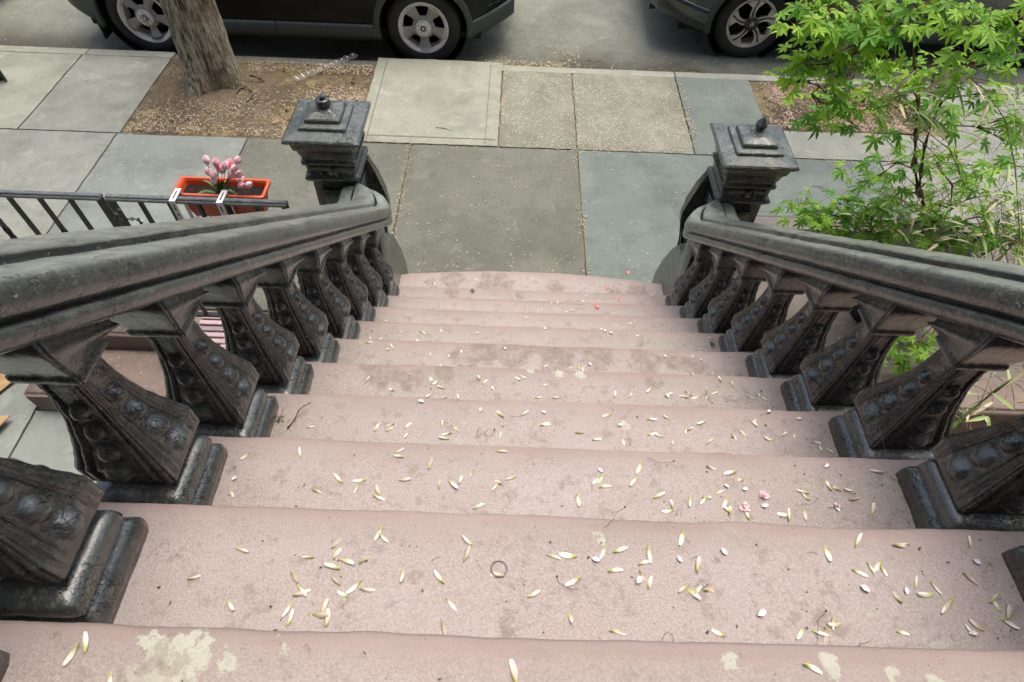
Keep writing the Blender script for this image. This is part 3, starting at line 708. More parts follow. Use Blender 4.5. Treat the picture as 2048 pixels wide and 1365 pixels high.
# ---------------------------------------------------------------- cars
paint = MT('black_car_paint', .16); paint.b.inputs['Coat Weight'].default_value = .12; paint.b.inputs['Specular IOR Level'].default_value = .18; paint.b.inputs['Coat Roughness'].default_value = .03; paint.col(paint.mix(paint.noise(3), (.006, .008, .0075), (.011, .013, .012))); paint = paint.m
paint2 = MT('grey_black_car_paint', .2); paint2.b.inputs['Coat Weight'].default_value = 1; paint2.b.inputs['Coat Roughness'].default_value = .04; paint2.col(paint2.mix(paint2.noise(3), (.018, .026, .027), (.028, .038, .038))); paint2 = paint2.m
clad = plain('grey_plastic_cladding', (.042, .052, .049), .42, var=.12, scale=60, bump=.15)
under = plain('car_underside', (.008, .008, .008), .8)
tyrem = MT('tyre_rubber', .75); tyrem.col(tyrem.mix(tyrem.ramp(tyrem.noise(8), .3, .7), (.012, .012, .012), (.028, .027, .026))); tyrem.bump(tyrem.noise(90), .2, .003); tyrem = tyrem.m
rimA = MT('silver_steel_rim', .32, 0); rimA.col(rimA.mix(rimA.ramp(rimA.noise(14, 5), .35, .7), (.62, .60, .55), (.80, .78, .73))); rimA = rimA.m
rimB = MT('machined_alloy_rim', .3, 0); rimB.col(rimB.mix(rimB.ramp(rimB.noise(14, 5), .35, .7), (.50, .45, .39), (.66, .60, .53))); rimB = rimB.m
rimDark = plain('dark_alloy', (.085, .082, .075), .4, .4)
chrome = plain('chrome', (.6, .6, .6), .2, .9, var=.05)
hubrust = plain('rusty_hub', (.06, .025, .02), .7)
glass = MT('car_glass', .05); glass.col((.01, .012, .012)); glass = glass.m
redl = MT('red_reflector', .2); redl.col((.45, .01, .015)); redl = redl.m
lampm = MT('head_lamp', .1); lampm.col((.5, .5, .5)); lampm = lampm.m
def emblem(bm, y, s, mi=0):
    """rounded square ring with an H inside, in the XZ plane"""
    n = 24
    for rad, wd in ((s, s * .16),):
        rings = []
        for (dr, dy) in ((0, 0), (0, -.004), (-wd, -.004), (-wd, 0)):
            ring = []
            for k in range(n):
                a = 2 * math.pi * k / n; c_, s_ = math.cos(a), math.sin(a); m = (abs(c_) ** 3.2 + abs(s_) ** 3.2) ** (-1 / 3.2)
                ring.append(Vector(((rad + dr) * c_ * m * .98, y + dy, (rad + dr) * s_ * m * .86)))
            rings.append(ring)
        loft(bm, rings + [rings[0]], cap=False, mi=mi)
    for sx in (-1, 1):
        prism(bm, [(sx * s * .30, -s * .52), (sx * s * .52, -s * .52), (sx * s * .62, s * .52), (sx * s * .38, s * .52)], y - .004, y, 'y', mi)
    bx(bm, -s * .36, s * .36, y - .0038, y, -s * .12, s * .12, mi)
def wheel(par, hub, style, rot, has_cap, sgn=1):
    """sgn=+1: outer face towards -Y"""
    W = empty('wheel'); W.parent = par; W.location = hub
    Rt = .342; wd = .20
    bm = bmesh.new(); lathe(bm, (0, 0, 0), [(.225, .012), (.235, -.004), (.27, -.014), (.305, -.012), (.328, .002), (.339, .02), (Rt, .05), (Rt, .15), (.335, .185), (.30, .205), (.235, .205), (.235, .1)], 72, 'y', cap=False)
    o = obj('tyre', bm, tyrem, W, smooth=True, recalc=True)
    bm = bmesh.new()
    ro = .228
    # rim lip and barrel
    lathe(bm, (0, 0, 0), [(.234, .008), (.232, -.006), (.224, -.008), (.216, .0), (.208, .004), (.203, .02), (.198, .12), (.19, .13)], 64, 'y', cap=False)
    lathe(bm, (0, 0, .0), [(.20, .118), (.02, .118)], 40, 'y', mi=1)
    n = 5
    if style == 'A':
        # five wide dished spokes joined by rounded webs leaving five windows
        A, Bn = 120, 12; g = []
        for a in range(A):
            th = 2 * math.pi * a / A; row = []
            k = ((th - rot) / (2 * math.pi / n)) % 1.0; dk = abs(k - .5) * 2   # 0 at window centre, 1 at spoke centre
            for b in range(Bn + 1):
                s = b / Bn; rad = .028 + (.209 - .028) * s
                y = .0 + .022 * math.sin(math.pi * s) + .010 * (dk < .6 and s > .35) - .006 * (dk > .75)
                row.append((rad, th, y, s, dk))
            g.append(row)
        vs = [[bm.verts.new((r0 * math.cos(t), y, r0 * math.sin(t))) for (r0, t, y, s, dk) in row] for row in g]
        for a in range(A):
            for b in range(Bn):
                s = (b + .5) / Bn; dk = (g[a][b][4] + g[(a + 1) % A][b][4]) / 2
                win = dk < .52 * (1 - max(0, (abs(s - .68) - .18)) * 3.2) and .42 < s < .95
                if win: continue
                f = bm.faces.new((vs[a][b], vs[(a + 1) % A][b], vs[(a + 1) % A][b + 1], vs[a][b + 1])); f.smooth = True
        ext = bmesh.ops.solidify(bm, geom=[f for f in bm.faces if len(f.verts) == 4 and f.verts[0].co.y < .05 and math.hypot(f.verts[0].co.x, f.verts[0].co.z) < .21 and math.hypot(f.calc_center_median().x, f.calc_center_median().z) < .20], thickness=.010)
        lathe(bm, (0, 0, 0), [(.075, .006), (.074, -.008), (.068, -.011), (.03, -.010)], 24, 'y', mi=0)
        mats = [rimA, under]
    else:
        # five Y-shaped angular spokes: dark body, machined face outline
        def P2(rad, a): return Vector((rad * math.cos(a), 0, rad * math.sin(a)))
        for k in range(n):
            a0 = rot + 2 * math.pi * k / n
            out = [(.05, -.55), (.095, -.25), (.150, -.30), (.208, -.50), (.213, -.28), (.213, .02), (.213, .30), (.150, .06), (.10, .26), (.05, .55)]
            P_ = [P2(r0, a0 + t) for r0, t in out]
            A_ = [bm.verts.new(p + Vector((0, -.004, 0))) for p in P_]; B_ = [bm.verts.new(p + Vector((0, .03, 0))) for p in P_]
            for i in range(len(P_)):
                f = bm.faces.new((A_[i], A_[(i + 1) % len(P_)], B_[(i + 1) % len(P_)], B_[i])); f.material_index = 2
            f = bm.faces.new(A_); f.material_index = 0
            # dark inset strip down the spoke
            st = [(.06, -.22), (.105, -.10), (.150, -.13), (.205, -.26), (.208, -.16), (.152, -.045), (.105, .08), (.06, .22)]
            S_ = [bm.verts.new(P2(r0, a0 + t) + Vector((0, -.0065, 0))) for r0, t in st]; S2 = [bm.verts.new(P2(r0, a0 + t) + Vector((0, -.003, 0))) for r0, t in st]
            f = bm.faces.new(S_); f.material_index = 2
            for i in range(len(st)):
                f = bm.faces.new((S_[i], S_[(i + 1) % len(st)], S2[(i + 1) % len(st)], S2[i])); f.material_index = 2
        lathe(bm, (0, 0, 0), [(.07, .01), (.068, -.008), (.04, -.010), (.03, -.008)], 24, 'y', mi=2)
        mats = [rimB, under, rimDark]
    if style == 'A': pass
    o = obj('rim', bm, mats, W)
    bm = bmesh.new()
    for k in range(5):
        a = rot + math.pi / 5 + 2 * math.pi * k / 5; cyl(bm, (.052 * math.cos(a), -.010, .052 * math.sin(a)), .009, -.012, 'y', 6)
    obj('lug_nut', bm, chrome if style == 'A' else black, W)
    bm = bmesh.new(); lathe(bm, (0, 0, 0), [(.030, -.008), (.029, -.017), (.02, -.021), (.004, -.021)] if has_cap else [(.026, -.008), (.025, -.013), (.012, -.010), (.003, -.009)], 24, 'y')
    cpo = obj('hub_cap', bm, (rimDark if has_cap else hubrust), W)
    if has_cap:
        bm = bmesh.new(); emblem(bm, -.0205, .022); bmesh.ops.rotate(bm, verts=bm.verts, cent=(0, 0, 0), matrix=Matrix.Rotation(R(-18), 3, 'Y')); obj('emblem', bm, chrome, cpo)
    # inner brake disc dark
    if sgn < 0: W.rotation_euler = (0, 0, math.pi)
    return W
def car(label, hub_rear_x, wb, yside, zst, body_mat, style, group, rear_over=.86, front_over=.80, rots=(.3, .9), caps=(True, False), reflector=True):
    K = tag(empty('parked_car', (hub_rear_x + wb / 2, yside + .9, zst)), label, 'car', group)
    ox_ = -(hub_rear_x + wb / 2); W2 = .9
    xr, xf = hub_rear_x - rear_over, hub_rear_x + wb + front_over
    hz = .342
    def top(x):    # roof/bonnet height above road
        s = (x - xr) / (xf - xr)
        pts = [(0, .92), (.02, 1.12), (.05, 1.38), (.10, 1.62), (.16, 1.68), (.45, 1.70), (.60, 1.60), (.74, 1.08), (.9, 1.0), (.97, .90), (1, .72)]
        for (a, b), (c, d) in zip(pts, pts[1:]):
            if s <= c: return b + (d - b) * (s - a) / (c - a)
        return .72
    def bot(x):
        s = min(x - xr, xf - x); z = .245
        if x - xr < .62: z = .245 + (.62 - (x - xr)) * .22
        if xf - x < .55: z = .20 + (.55 - (xf - x)) * .30
        for hx in (hub_rear_x, hub_rear_x + wb):
            d = abs(x - hx)
            if d < .405: z = max(z, hz + math.sqrt(.405 ** 2 - d * d))
        return z
    def hw(x):
        e = 0
        if xf - x < .75: e = .36 * (1 - (xf - x) / .75) ** 2.1
        if x - xr < .6: e = max(e, .26 * (1 - (x - xr) / .6) ** 2.2)
        return W2 - e
    xs = set()
    N_ = 110
    for k in range(N_ + 1): xs.add(round(xr + (xf - xr) * k / N_, 4))
    for hx in (hub_rear_x, hub_rear_x + wb):
        for k in range(25): xs.add(round(hx + .405 * math.cos(math.pi * k / 24), 4))
    xs = sorted(xs)
    def sect(x):
        zt_, zb, h = top(x), bot(x), hw(x); belt = min(zt_, 1.02)
        pts = []
        for s in (0, .08, .2, .35, .5, .65, .8, .92, 1.):
            z = zb + (belt - zb) * s; ins = .035 * (abs(z - .62) / .4) ** 2 if z > .3 else .02
            pts.append((h - ins, z))
        for s in (.25, .5, .75, .93, 1.):
            z = belt + (zt_ - belt) * s; pts.append((h - .035 - (.30 * (z - 1.0) ** 1.2 / .7 ** 1.2 if z > 1.0 else 0) * 1.0 - (.06 if s > .92 else 0) * (zt_ > 1.2), z))
        return pts
    bm = bmesh.new(); rings = []
    for x in xs:
        s = sect(x); rings.append([Vector((x, yside + W2 - a, zst + z)) for a, z in s] + [Vector((x, yside + W2 + a, zst + z)) for a, z in reversed(s)])
    loft(bm, rings, closed=False)
    bm.faces.ensure_lookup_table()
    o = obj('body', bm, body_mat, K, smooth=True); o.location = -K.location
    # windows: a dark band just proud of the upper body
    for (sa, sb) in ((.13, .34), (.36, .54), (.555, .665)):
        bm = bmesh.new()
        for sg in (-1, 1):
            quad = []
            xa, xb = xr + (xf - xr) * sa, xr + (xf - xr) * sb
            def pt(x, f):
                z = 1.04 + (min(top(x) - .10, 1.58) - 1.04) * f; z = max(z, 1.04); a = hw(x) - .035 - .30 * max(0, z - 1.0) ** 1.2 / .7 ** 1.2 + .006
                return Vector((x, yside + W2 + sg * a, zst + z))
            A_ = [pt(xa + (xb - xa) * k / 6, 0) for k in range(7)]; B_ = [pt(xa + (xb - xa) * k / 6, 1) for k in range(7)]
            va = [bm.verts.new(p) for p in A_]; vb = [bm.verts.new(p) for p in B_]
            for k in range(6): bm.faces.new((va[k], va[k + 1], vb[k + 1], vb[k]))
        w_ = obj('window', bm, glass, K, smooth=True); w_.location = -K.location
    # cladding: sill strip, wheel arch lips, bumper lower valances
    def strip(x0, x1, zlo, zhi, proud, name='sill_cladding', mat=clad, n=24, zfun=None):
        bm = bmesh.new(); rg = []
        for k in range(n + 1):
            x = x0 + (x1 - x0) * k / n; h = hw(x); b = zfun(x) if zfun else 0
            lo, hi = zst + zlo + b, zst + zhi + b
            rg.append([Vector((x, yside + W2 - h + .03, lo)), Vector((x, yside + W2 - h - proud * .3, lo + .004)), Vector((x, yside + W2 - h - proud, lo + .3 * (hi - lo))), Vector((x, yside + W2 - h - proud, lo + .8 * (hi - lo))), Vector((x, yside + W2 - h - proud * .2, hi)), Vector((x, yside + W2 - h + .03, hi + .002))])
        loft(bm, rg, closed=True); q = obj(name, bm, mat, K, smooth=True); q.location = -K.location; return q
    strip(hub_rear_x + .40, hub_rear_x + wb * .47, .235, .375, .018); strip(hub_rear_x + wb * .47 + .006, hub_rear_x + wb - .42, .235, .375, .018)
    for hx in (hub_rear_x, hub_rear_x + wb):
        bm = bmesh.new(); rg = []
        a0, a1 = math.asin((bot(hx + .5) - hz) / .43) if False else -.22, math.pi + .22
        for k in range(41):
            a = a0 + (a1 - a0) * k / 40; x_, z_ = math.cos(a), math.sin(a)
            X = hx + .43 * x_; h = hw(X); y0 = yside + W2 - h
            rg.append([Vector((hx + .398 * x_, y0 + .05, zst + hz + .398 * z_)), Vector((hx + .396 * x_, y0 - .012, zst + hz + .396 * z_)), Vector((hx + .41 * x_, y0 - .020, zst + hz + .41 * z_)), Vector((hx + .445 * x_, y0 - .016, zst + hz + .445 * z_)), Vector((hx + .458 * x_, y0 - .0, zst + hz + .458 * z_)), Vector((hx + .45 * x_, y0 + .03, zst + hz + .45 * z_))])
        loft(bm, rg); q = obj('wheel_arch_trim', bm, clad, K, smooth=True); q.location = -K.location
        # dark wheel house
        bm = bmesh.new(); lathe(bm, (hx, yside + .05, zst + hz), [(.40, 0), (.40, .24), (.02, .24)], 40, 'y', cap=False)
        q = obj('wheel_house', bm, under, K, smooth=True); q.location = -K.location
    vb_ = lambda x: bot(x) - .245
    strip(xr + .02, hub_rear_x - .42, .235, .44, .012, 'rear_bumper', clad if style == 'A' else body_mat, 20, vb_)
    strip(hub_rear_x + wb + .42, xf - .015, .245, .40, .014, 'front_bumper', clad, 24, vb_)
    # fog lamp louvres by the front bumper
    for k in range(3):
        bm = bmesh.new(); x0 = xf - .30 + k * .03
        pts = [(x0, .50 + k * .055), (x0 + .16, .53 + k * .055)]
        hA, hB = hw(pts[0][0]), hw(pts[1][0])
        tube(bm, [(pts[0][0], yside + W2 - hA - .004, zst + pts[0][1]), ((pts[0][0] + pts[1][0]) / 2, yside + W2 - hw((pts[0][0] + pts[1][0]) / 2) - .006, zst + pts[0][1] + .02), (pts[1][0], yside + W2 - hB - .004, zst + pts[1][1])], .007, 6)
        q = obj('louvre', bm, clad, K); q.location = -K.location
    bm = bmesh.new(); x = xf - .13; bx(bm, x - .16, x + .05, yside + W2 - hw(x) - .004, yside + W2 - hw(x) + .1, zst + .74, zst + .86, bev=.02, seg=2); q = obj('headlight', bm, lampm, K); q.location = -K.location
    if reflector:
        bm = bmesh.new(); x = xr + .13; prism(bm, [(x - .06, zst + .53), (x + .035, zst + .50), (x + .075, zst + .545), (x - .02, zst + .59)], yside + W2 - hw(x) - .022, yside + W2 - hw(x) + .05, 'y'); q = obj('reflector', bm, redl, K); q.location = -K.location
        bm = bmesh.new(); x = xr + .02; tube(bm, [(x - .03, yside + .42, zst + .30), (x + .25, yside + .42, zst + .29)], .03, 14); q = obj('exhaust_pipe', bm, rimDark, K); q.location = -K.location
    bm = bmesh.new(); x = xr + .08; bx(bm, x - .04, x + .12, yside + W2 - hw(x) - .002, yside + W2 - hw(x) + .12, zst + .95, zst + 1.3, bev=.02); q = obj('tail_light', bm, redl, K); q.location = -K.location
    # underside, doors lines, mirror, mud flaps
    bm = bmesh.new(); bx(bm, xr + .25, xf - .3, yside + .10, yside + 1.7, zst + .24, zst + .30); q = obj('underside', bm, under, K); q.location = -K.location
    for hx in (hub_rear_x - .46, hub_rear_x + wb - .47):
        bm = bmesh.new(); bx(bm, hx - .012, hx + .012, yside + .03, yside + .25, zst + .13, zst + .40, bev=.008); q = obj('mud_flap', bm, under, K); q.location = -K.location
    for xx in (hub_rear_x + .62, hub_rear_x + wb * .47, hub_rear_x + wb - .50):
        bm = bmesh.new(); hh = [(.375, 0), (.6, 0), (.85, 0), (1.02, 0)]
        vs = []
        for z, _ in hh:
            ins = .035 * (abs(z - .62) / .4) ** 2; y = yside + W2 - hw(xx) + ins - .0015; vs.append((bm.verts.new((xx - .0025, y, zst + z)), bm.verts.new((xx + .0025, y, zst + z))))
        for (a, b), (c, d) in zip(vs, vs[1:]): bm.faces.new((a, b, d, c))
        q = obj('door_gap', bm, under, K); q.location = -K.location
    for xx in (hub_rear_x + .78, hub_rear_x + wb * .47 + .12):
        bm = bmesh.new(); tube(bm, [(xx, yside + .03, zst + .93), (xx + .02, yside - .015, zst + .935), (xx + .16, yside - .015, zst + .935), (xx + .18, yside + .03, zst + .93)], .010, 8); q = obj('door_handle', bm, body_mat, K); q.location = -K.location
    bm = bmesh.new(); xm = xr + (xf - xr) * .655; bx(bm, xm, xm + .13, yside - .14, yside + .02, zst + 1.05, zst + 1.20, bev=.03, seg=3); q = obj('side_mirror', bm, body_mat, K, smooth=True); q.location = -K.location
    for i, hx in enumerate((hub_rear_x, hub_rear_x + wb)):
        wheel(K, Vector((hx, yside + .045, zst + hz)) - K.location, style, rots[i], caps[i])
        wheel(K, Vector((hx, yside + 2 * W2 - .045, zst + hz)) - K.location, style, rots[i], caps[i], -1)
    return K
ZS = -.125
car('black compact SUV with silver five-spoke wheels parked behind the street tree', -3.50, 2.555, 6.215, ZS, paint, 'A', 'SUVs parked along the kerb', rear_over=.80, front_over=.83, rots=(R(62), R(54)), caps=(True, False), reflector=False)
car('dark grey SUV with machined alloy wheels and red reflector, behind the green maple', 2.17, 2.66, 6.56, ZS, paint2, 'B', 'SUVs parked along the kerb', rear_over=.93, front_over=.88, rots=(R(100), R(40)), caps=(True, True))
xt = at(45, 0, 6.35).x
car('black SUV at the far left edge with only its front bumper corner in view', xt - 1.62 - 2.6, 2.6, 6.25, ZS, paint, 'A', 'SUVs parked along the kerb', rots=(.5, .2), caps=(True, True), reflector=False)

# ---------------------------------------------------------------- trees
barkm = MT('bark', .9, spec=.2)
bn = barkm.math('ADD', barkm.math('MULTIPLY', barkm.noise(50, 5, .7, stretch=(1, 1, .16), dist=.3), .65), barkm.math('MULTIPLY', barkm.noise(17, 4, .6, stretch=(1, 1, .4)), .35)); c_ = barkm.mix(barkm.ramp(bn, .41, .56), (.055, .04, .027), (.44, .41, .31))
c_ = barkm.mix(barkm.math('MULTIPLY', barkm.math('MULTIPLY', barkm.ramp(barkm.noise(3.5, 5), .44, .56), barkm.ramp(barkm.noise(60, 4, .7, stretch=(1, 1, .25)), .35, .55)), .7), c_, (.12, .065, .038)); c_ = barkm.mix(barkm.math('MULTIPLY', barkm.ramp(barkm.noise(4, 4), .55, .7), .4), c_, (.27, .28, .17))
barkm.col(c_); barkm.bump(bn, 1., .02); barkm.bump(barkm.noise(130, 4, .7), .5, .004); barkm = barkm.m
leafT = MT('street_leaf', .5); leafT.col(leafT.mix(leafT.attr('lv'), (.04, .10, .02), (.10, .19, .035))); leafT = leafT.m
def street_tree(base, r0, lean, label, height=6.2, crown_r=1.9, seed=1, flare=1.):
    T = tag(empty('street_tree', base), label, 'tree', 'street trees in soil beds along the kerb')
    bm = bmesh.new(); rings = []; n = 96; H_ = 3.4; lvls = 110
    for j in range(lvls + 1):
        s = j / lvls; z = -.06 + s ** 1.4 * H_; c = Vector((lean[0] * z, lean[1] * z, z)); ring = []
        for k in range(n):
            a = 2 * math.pi * k / n
            fl = math.exp(-max(0, z) / .16); rad = r0 * (1 - .10 * min(1, z / 3)) * (1 + flare * fl * (.42 + .35 * math.sin(a * 3 + seed) + .22 * math.sin(a * 5 + seed * 2)))
            rad *= 1 + .05 * fbm((math.cos(a) * 1.5, math.sin(a) * 1.5, z * .9 + seed), 1.6) 
            rad += -.012 * abs(noise.noise(Vector((math.cos(a) * 9, math.sin(a) * 9, z * 2.2 + seed)))) ** .6 * 1.3 + .006 * noise.noise(Vector((math.cos(a) * 22, math.sin(a) * 22, z * 6)))
            ring.append(c + Vector((math.cos(a) * rad, math.sin(a) * rad, 0)))
        rings.append(ring)
    loft(bm, rings)
    top = Vector((lean[0] * H_, lean[1] * H_, H_)); rnd = random.Random(seed); ends = []
    for k in range(6):
        a = k * 1.05 + seed; p1 = top + Vector((math.cos(a) * .5, math.sin(a) * .5, .9 + .2 * (k % 3))); p2 = p1 + Vector((math.cos(a + .3) * .8, math.sin(a + .3) * .8, .8))
        tube(bm, [top - Vector((0, 0, .35)), top + (p1 - top) * .45 + Vector((0, 0, .1)), p1, p2], [r0 * .55, r0 * .42, r0 * .3, r0 * .1], 9); ends += [p1, p2]
    o = obj('trunk', bm, barkm, T, smooth=True)
    bm = bmesh.new(); lv = bm.verts.layers.float.new('lv')
    for e in ends + [top + Vector((0, 0, 2.4))]:
        for k in range(38):
            p = e + Vector((rnd.gauss(0, .45), rnd.gauss(0, .45), rnd.gauss(.25, .33)))
            if p.z < 3.6: continue
            q = Matrix.Rotation(rnd.uniform(0, 6.28), 3, 'Z') @ Matrix.Rotation(rnd.uniform(-.7, .7), 3, 'X'); s = rnd.uniform(.04, .07); val = rnd.random()
            vs = [bm.verts.new(p + q @ Vector(v) * s) for v in ((-1, 0, 0), (-.3, -.6, .1), (.6, -.45, 0), (1.3, 0, -.2), (.6, .45, 0), (-.3, .6, .1))]
            for v in vs: v[lv] = val
            bm.faces.new(vs)
    obj('crown', bm, leafT, T, recalc=False)
    return T
street_tree((-2.74, 5.62, 0), .208, (.02, .06), 'thick grey-brown tree trunk in the soil bed in front of the black SUV', seed=2, flare=.62)
street_tree((2.78, 5.72, 0), .10, (0, .02), 'slender street tree half hidden behind the bright maple', seed=5, flare=.6)
# surface root of the left tree and stones
rootm = plain('root_wood', (.26, .205, .14), .85, var=.35, scale=40, bump=.5)
bm = bmesh.new()
tube(bm, [atz(470, 196, .0), atz(476, 180, .02), atz(487, 172, .03), atz(500, 176, .025), atz(505, 190, .012), atz(495, 205, -.01)], [.006, .009, .010, .009, .009, .005], 8, lump=.4)
tube(bm, [atz(500, 150, .06), atz(520, 158, .03), atz(530, 165, -.01)], [.018, .012, .006], 8, lump=.4)
tag(obj('tree_root', bm, rootm, smooth=True), 'bare root loop poking out of the soil beside the thick trunk', 'root')
# sign post
sgm = MT('green_steel_post', .5, .5); sgm.col(sgm.mix(sgm.ramp(sgm.noise(20), .3, .7), (.05, .06, .05), (.10, .11, .095))); sgm = sgm.m
bm = bmesh.new(); bxp, byp = -4.53, 5.47
prism(bm, [(bxp - .045, byp), (bxp - .025, byp), (bxp - .018, byp + .03), (bxp + .018, byp + .03), (bxp + .025, byp), (bxp + .045, byp), (bxp + .045, byp + .004), (bxp + .028, byp + .004), (bxp + .021, byp + .036), (bxp - .021, byp + .036), (bxp - .028, byp + .004), (bxp - .045, byp + .004)], -.02, 2.6, 'z')
SG = tag(obj('sign_post', bm, sgm), 'perforated green steel sign post rising from the pale concrete at the left edge', 'post')
bm = bmesh.new()
for k in range(60):
    cyl(bm, (bxp, byp + .0305, .05 + k * .042), .006, -.002, 'y', 8)
obj('hole', bm, plain('hole_grey', (.3, .3, .28), .7), SG)
# plastic strip on the soil
PS = tag(empty('plastic_strip', atz(650, 137, 0)), 'clear plastic packaging strip with white bars lying on the soil bed', 'litter')
clear = MT('clear_plastic', .15); clear.col((.55, .56, .57)); clear.b.inputs['Alpha'].default_value = .16; clear = clear.m
a, b = atz(590, 162, .0), atz(712, 112, .0); d = (b - a).normalized(); sd = Vector((-d.y, d.x, 0)); L_ = (b - a).length
bm = bmesh.new(); g = []
for k in range(31):
    c = a + d * L_ * k / 30 + Vector((0, 0, .012 + .006 * math.sin(k * 1.3))); g.append((bm.verts.new(c - sd * .045), bm.verts.new(c + Vector((0, 0, .005))), bm.verts.new(c + sd * .045)))
for k in range(30):
    for j in range(2): bm.faces.new((g[k][j], g[k][j + 1], g[k + 1][j + 1], g[k + 1][j]))
o = obj('strip', bm, clear, PS); o.location = -PS.location
bm = bmesh.new()
for k in range(11):
    c = a + d * L_ * (k + .4) / 11; s_ = .033 * (1 if k in (0, 1) else .35); z = .022
    vs = [bm.verts.new(c + sd * p + d * q + Vector((0, 0, z))) for p, q in ((-s_, -.006), (s_, -.006 + .004), (s_, .006), (-s_, .003))]; bm.faces.new(vs)
o = obj('bar', bm, whitem, PS); o.location = -PS.location

# ---------------------------------------------------------------- maple
mapleM = MT('maple_leaf', .5); mapleM.b.inputs['Subsurface Weight'].default_value = 0
lc = mapleM.mix(mapleM.attr('lv'), (.115, .33, .035), (.46, .72, .065)); mapleM.col(lc)
trn = mapleM.N.new('ShaderNodeBsdfTranslucent'); mapleM.L.new(lc, trn.inputs[0]); mxs = mapleM.N.new('ShaderNodeMixShader'); mxs.inputs[0].default_value = .5
mapleM.L.new(mapleM.b.outputs[0], mxs.inputs[1]); mapleM.L.new(trn.outputs[0], mxs.inputs[2]); mapleM.L.new(mxs.outputs[0], mapleM.N['Material Output'].inputs[0]); mapleM = mapleM.m
twig = plain('maple_bark', (.16, .10, .055), .7, var=.3, scale=50); redtwig = plain('red_twig', (.22, .06, .05), .6)
lobes = [(-128, .55), (-88, .82), (-44, .95), (0, 1.08), (44, .95), (88, .82), (128, .55)]
outline = [(0.0, 0.0)]
for i, (ang, L) in enumerate(lobes):
    a = R(ang)
    if i: 
        am = R((ang + lobes[i - 1][0]) / 2); outline.append((.27 * math.sin(am), .27 * math.cos(am)))
    else: outline.append((.12 * math.sin(R(-160)), .12 * math.cos(R(-160))))
    for f, o_ in ((.42, -.115), (.62, -.14), (.82, -.07)): outline.append((L * f * math.sin(a) + o_ * math.cos(a), L * f * math.cos(a) - o_ * math.sin(a)))
    outline.append((L * math.sin(a), L * math.cos(a)))
    for f, o_ in ((.82, .07), (.62, .14), (.42, .115)): outline.append((L * f * math.sin(a) + o_ * math.cos(a), L * f * math.cos(a) - o_ * math.sin(a)))
outline.append((.12 * math.sin(R(160)), .12 * math.cos(R(160))))
def maple_leaf(bm, lv, p, q, s, val, rnd):
    droop = rnd.uniform(.12, .42)
    vs = []
    for (x, y) in outline:
        rr_ = math.hypot(x, y); vs.append(bm.verts.new(p + q @ Vector((x, y, -droop * rr_ * rr_ + .10 * math.sin(math.atan2(x, y) * 3.5) * rr_)) * s)); vs[-1][lv] = val + .08 * rr_
    c = vs[0]
    for i in range(1, len(vs)):
        j = i + 1 if i + 1 < len(vs) else 1
        if j == 1: continue
        bm.faces.new((c, vs[i], vs[j]))
MP = tag(empty('japanese_maple', (2.27, 3.12, .62)), 'bright green maple sapling growing from the black pot beside the balustrade', 'tree'); off = -MP.location
def at3(px, py, Y): return at(px, py, Y)
T0 = Vector((2.30, 3.14, .60)); trunk = [T0, at(1862, 450, 3.06), at(1838, 385, 3.0), at(1828, 330, 2.95), at(1832, 270, 2.9), at(1836, 200, 2.86), at(1830, 130, 2.82), at(1824, 60, 2.78), at(1818, 20, 2.76)]
bm = bmesh.new()
tube(bm, trunk, [.024, .019, .017, .014, .011, .0085, .0075, .006, .004], 9, lump=.3)
t2 = [trunk[2], at(1842, 340, 2.9), at(1850, 290, 2.84), at(1862, 250, 2.8), at(1880, 210, 2.78)]; tube(bm, t2, [.012, .011, .009, .006, .004], 8, lump=.3)
t3 = [trunk[1], at(1900, 420, 3.0), at(1905, 370, 2.95), at(1870, 330, 2.9)]; tube(bm, t3, [.009, .008, .006, .003], 7)
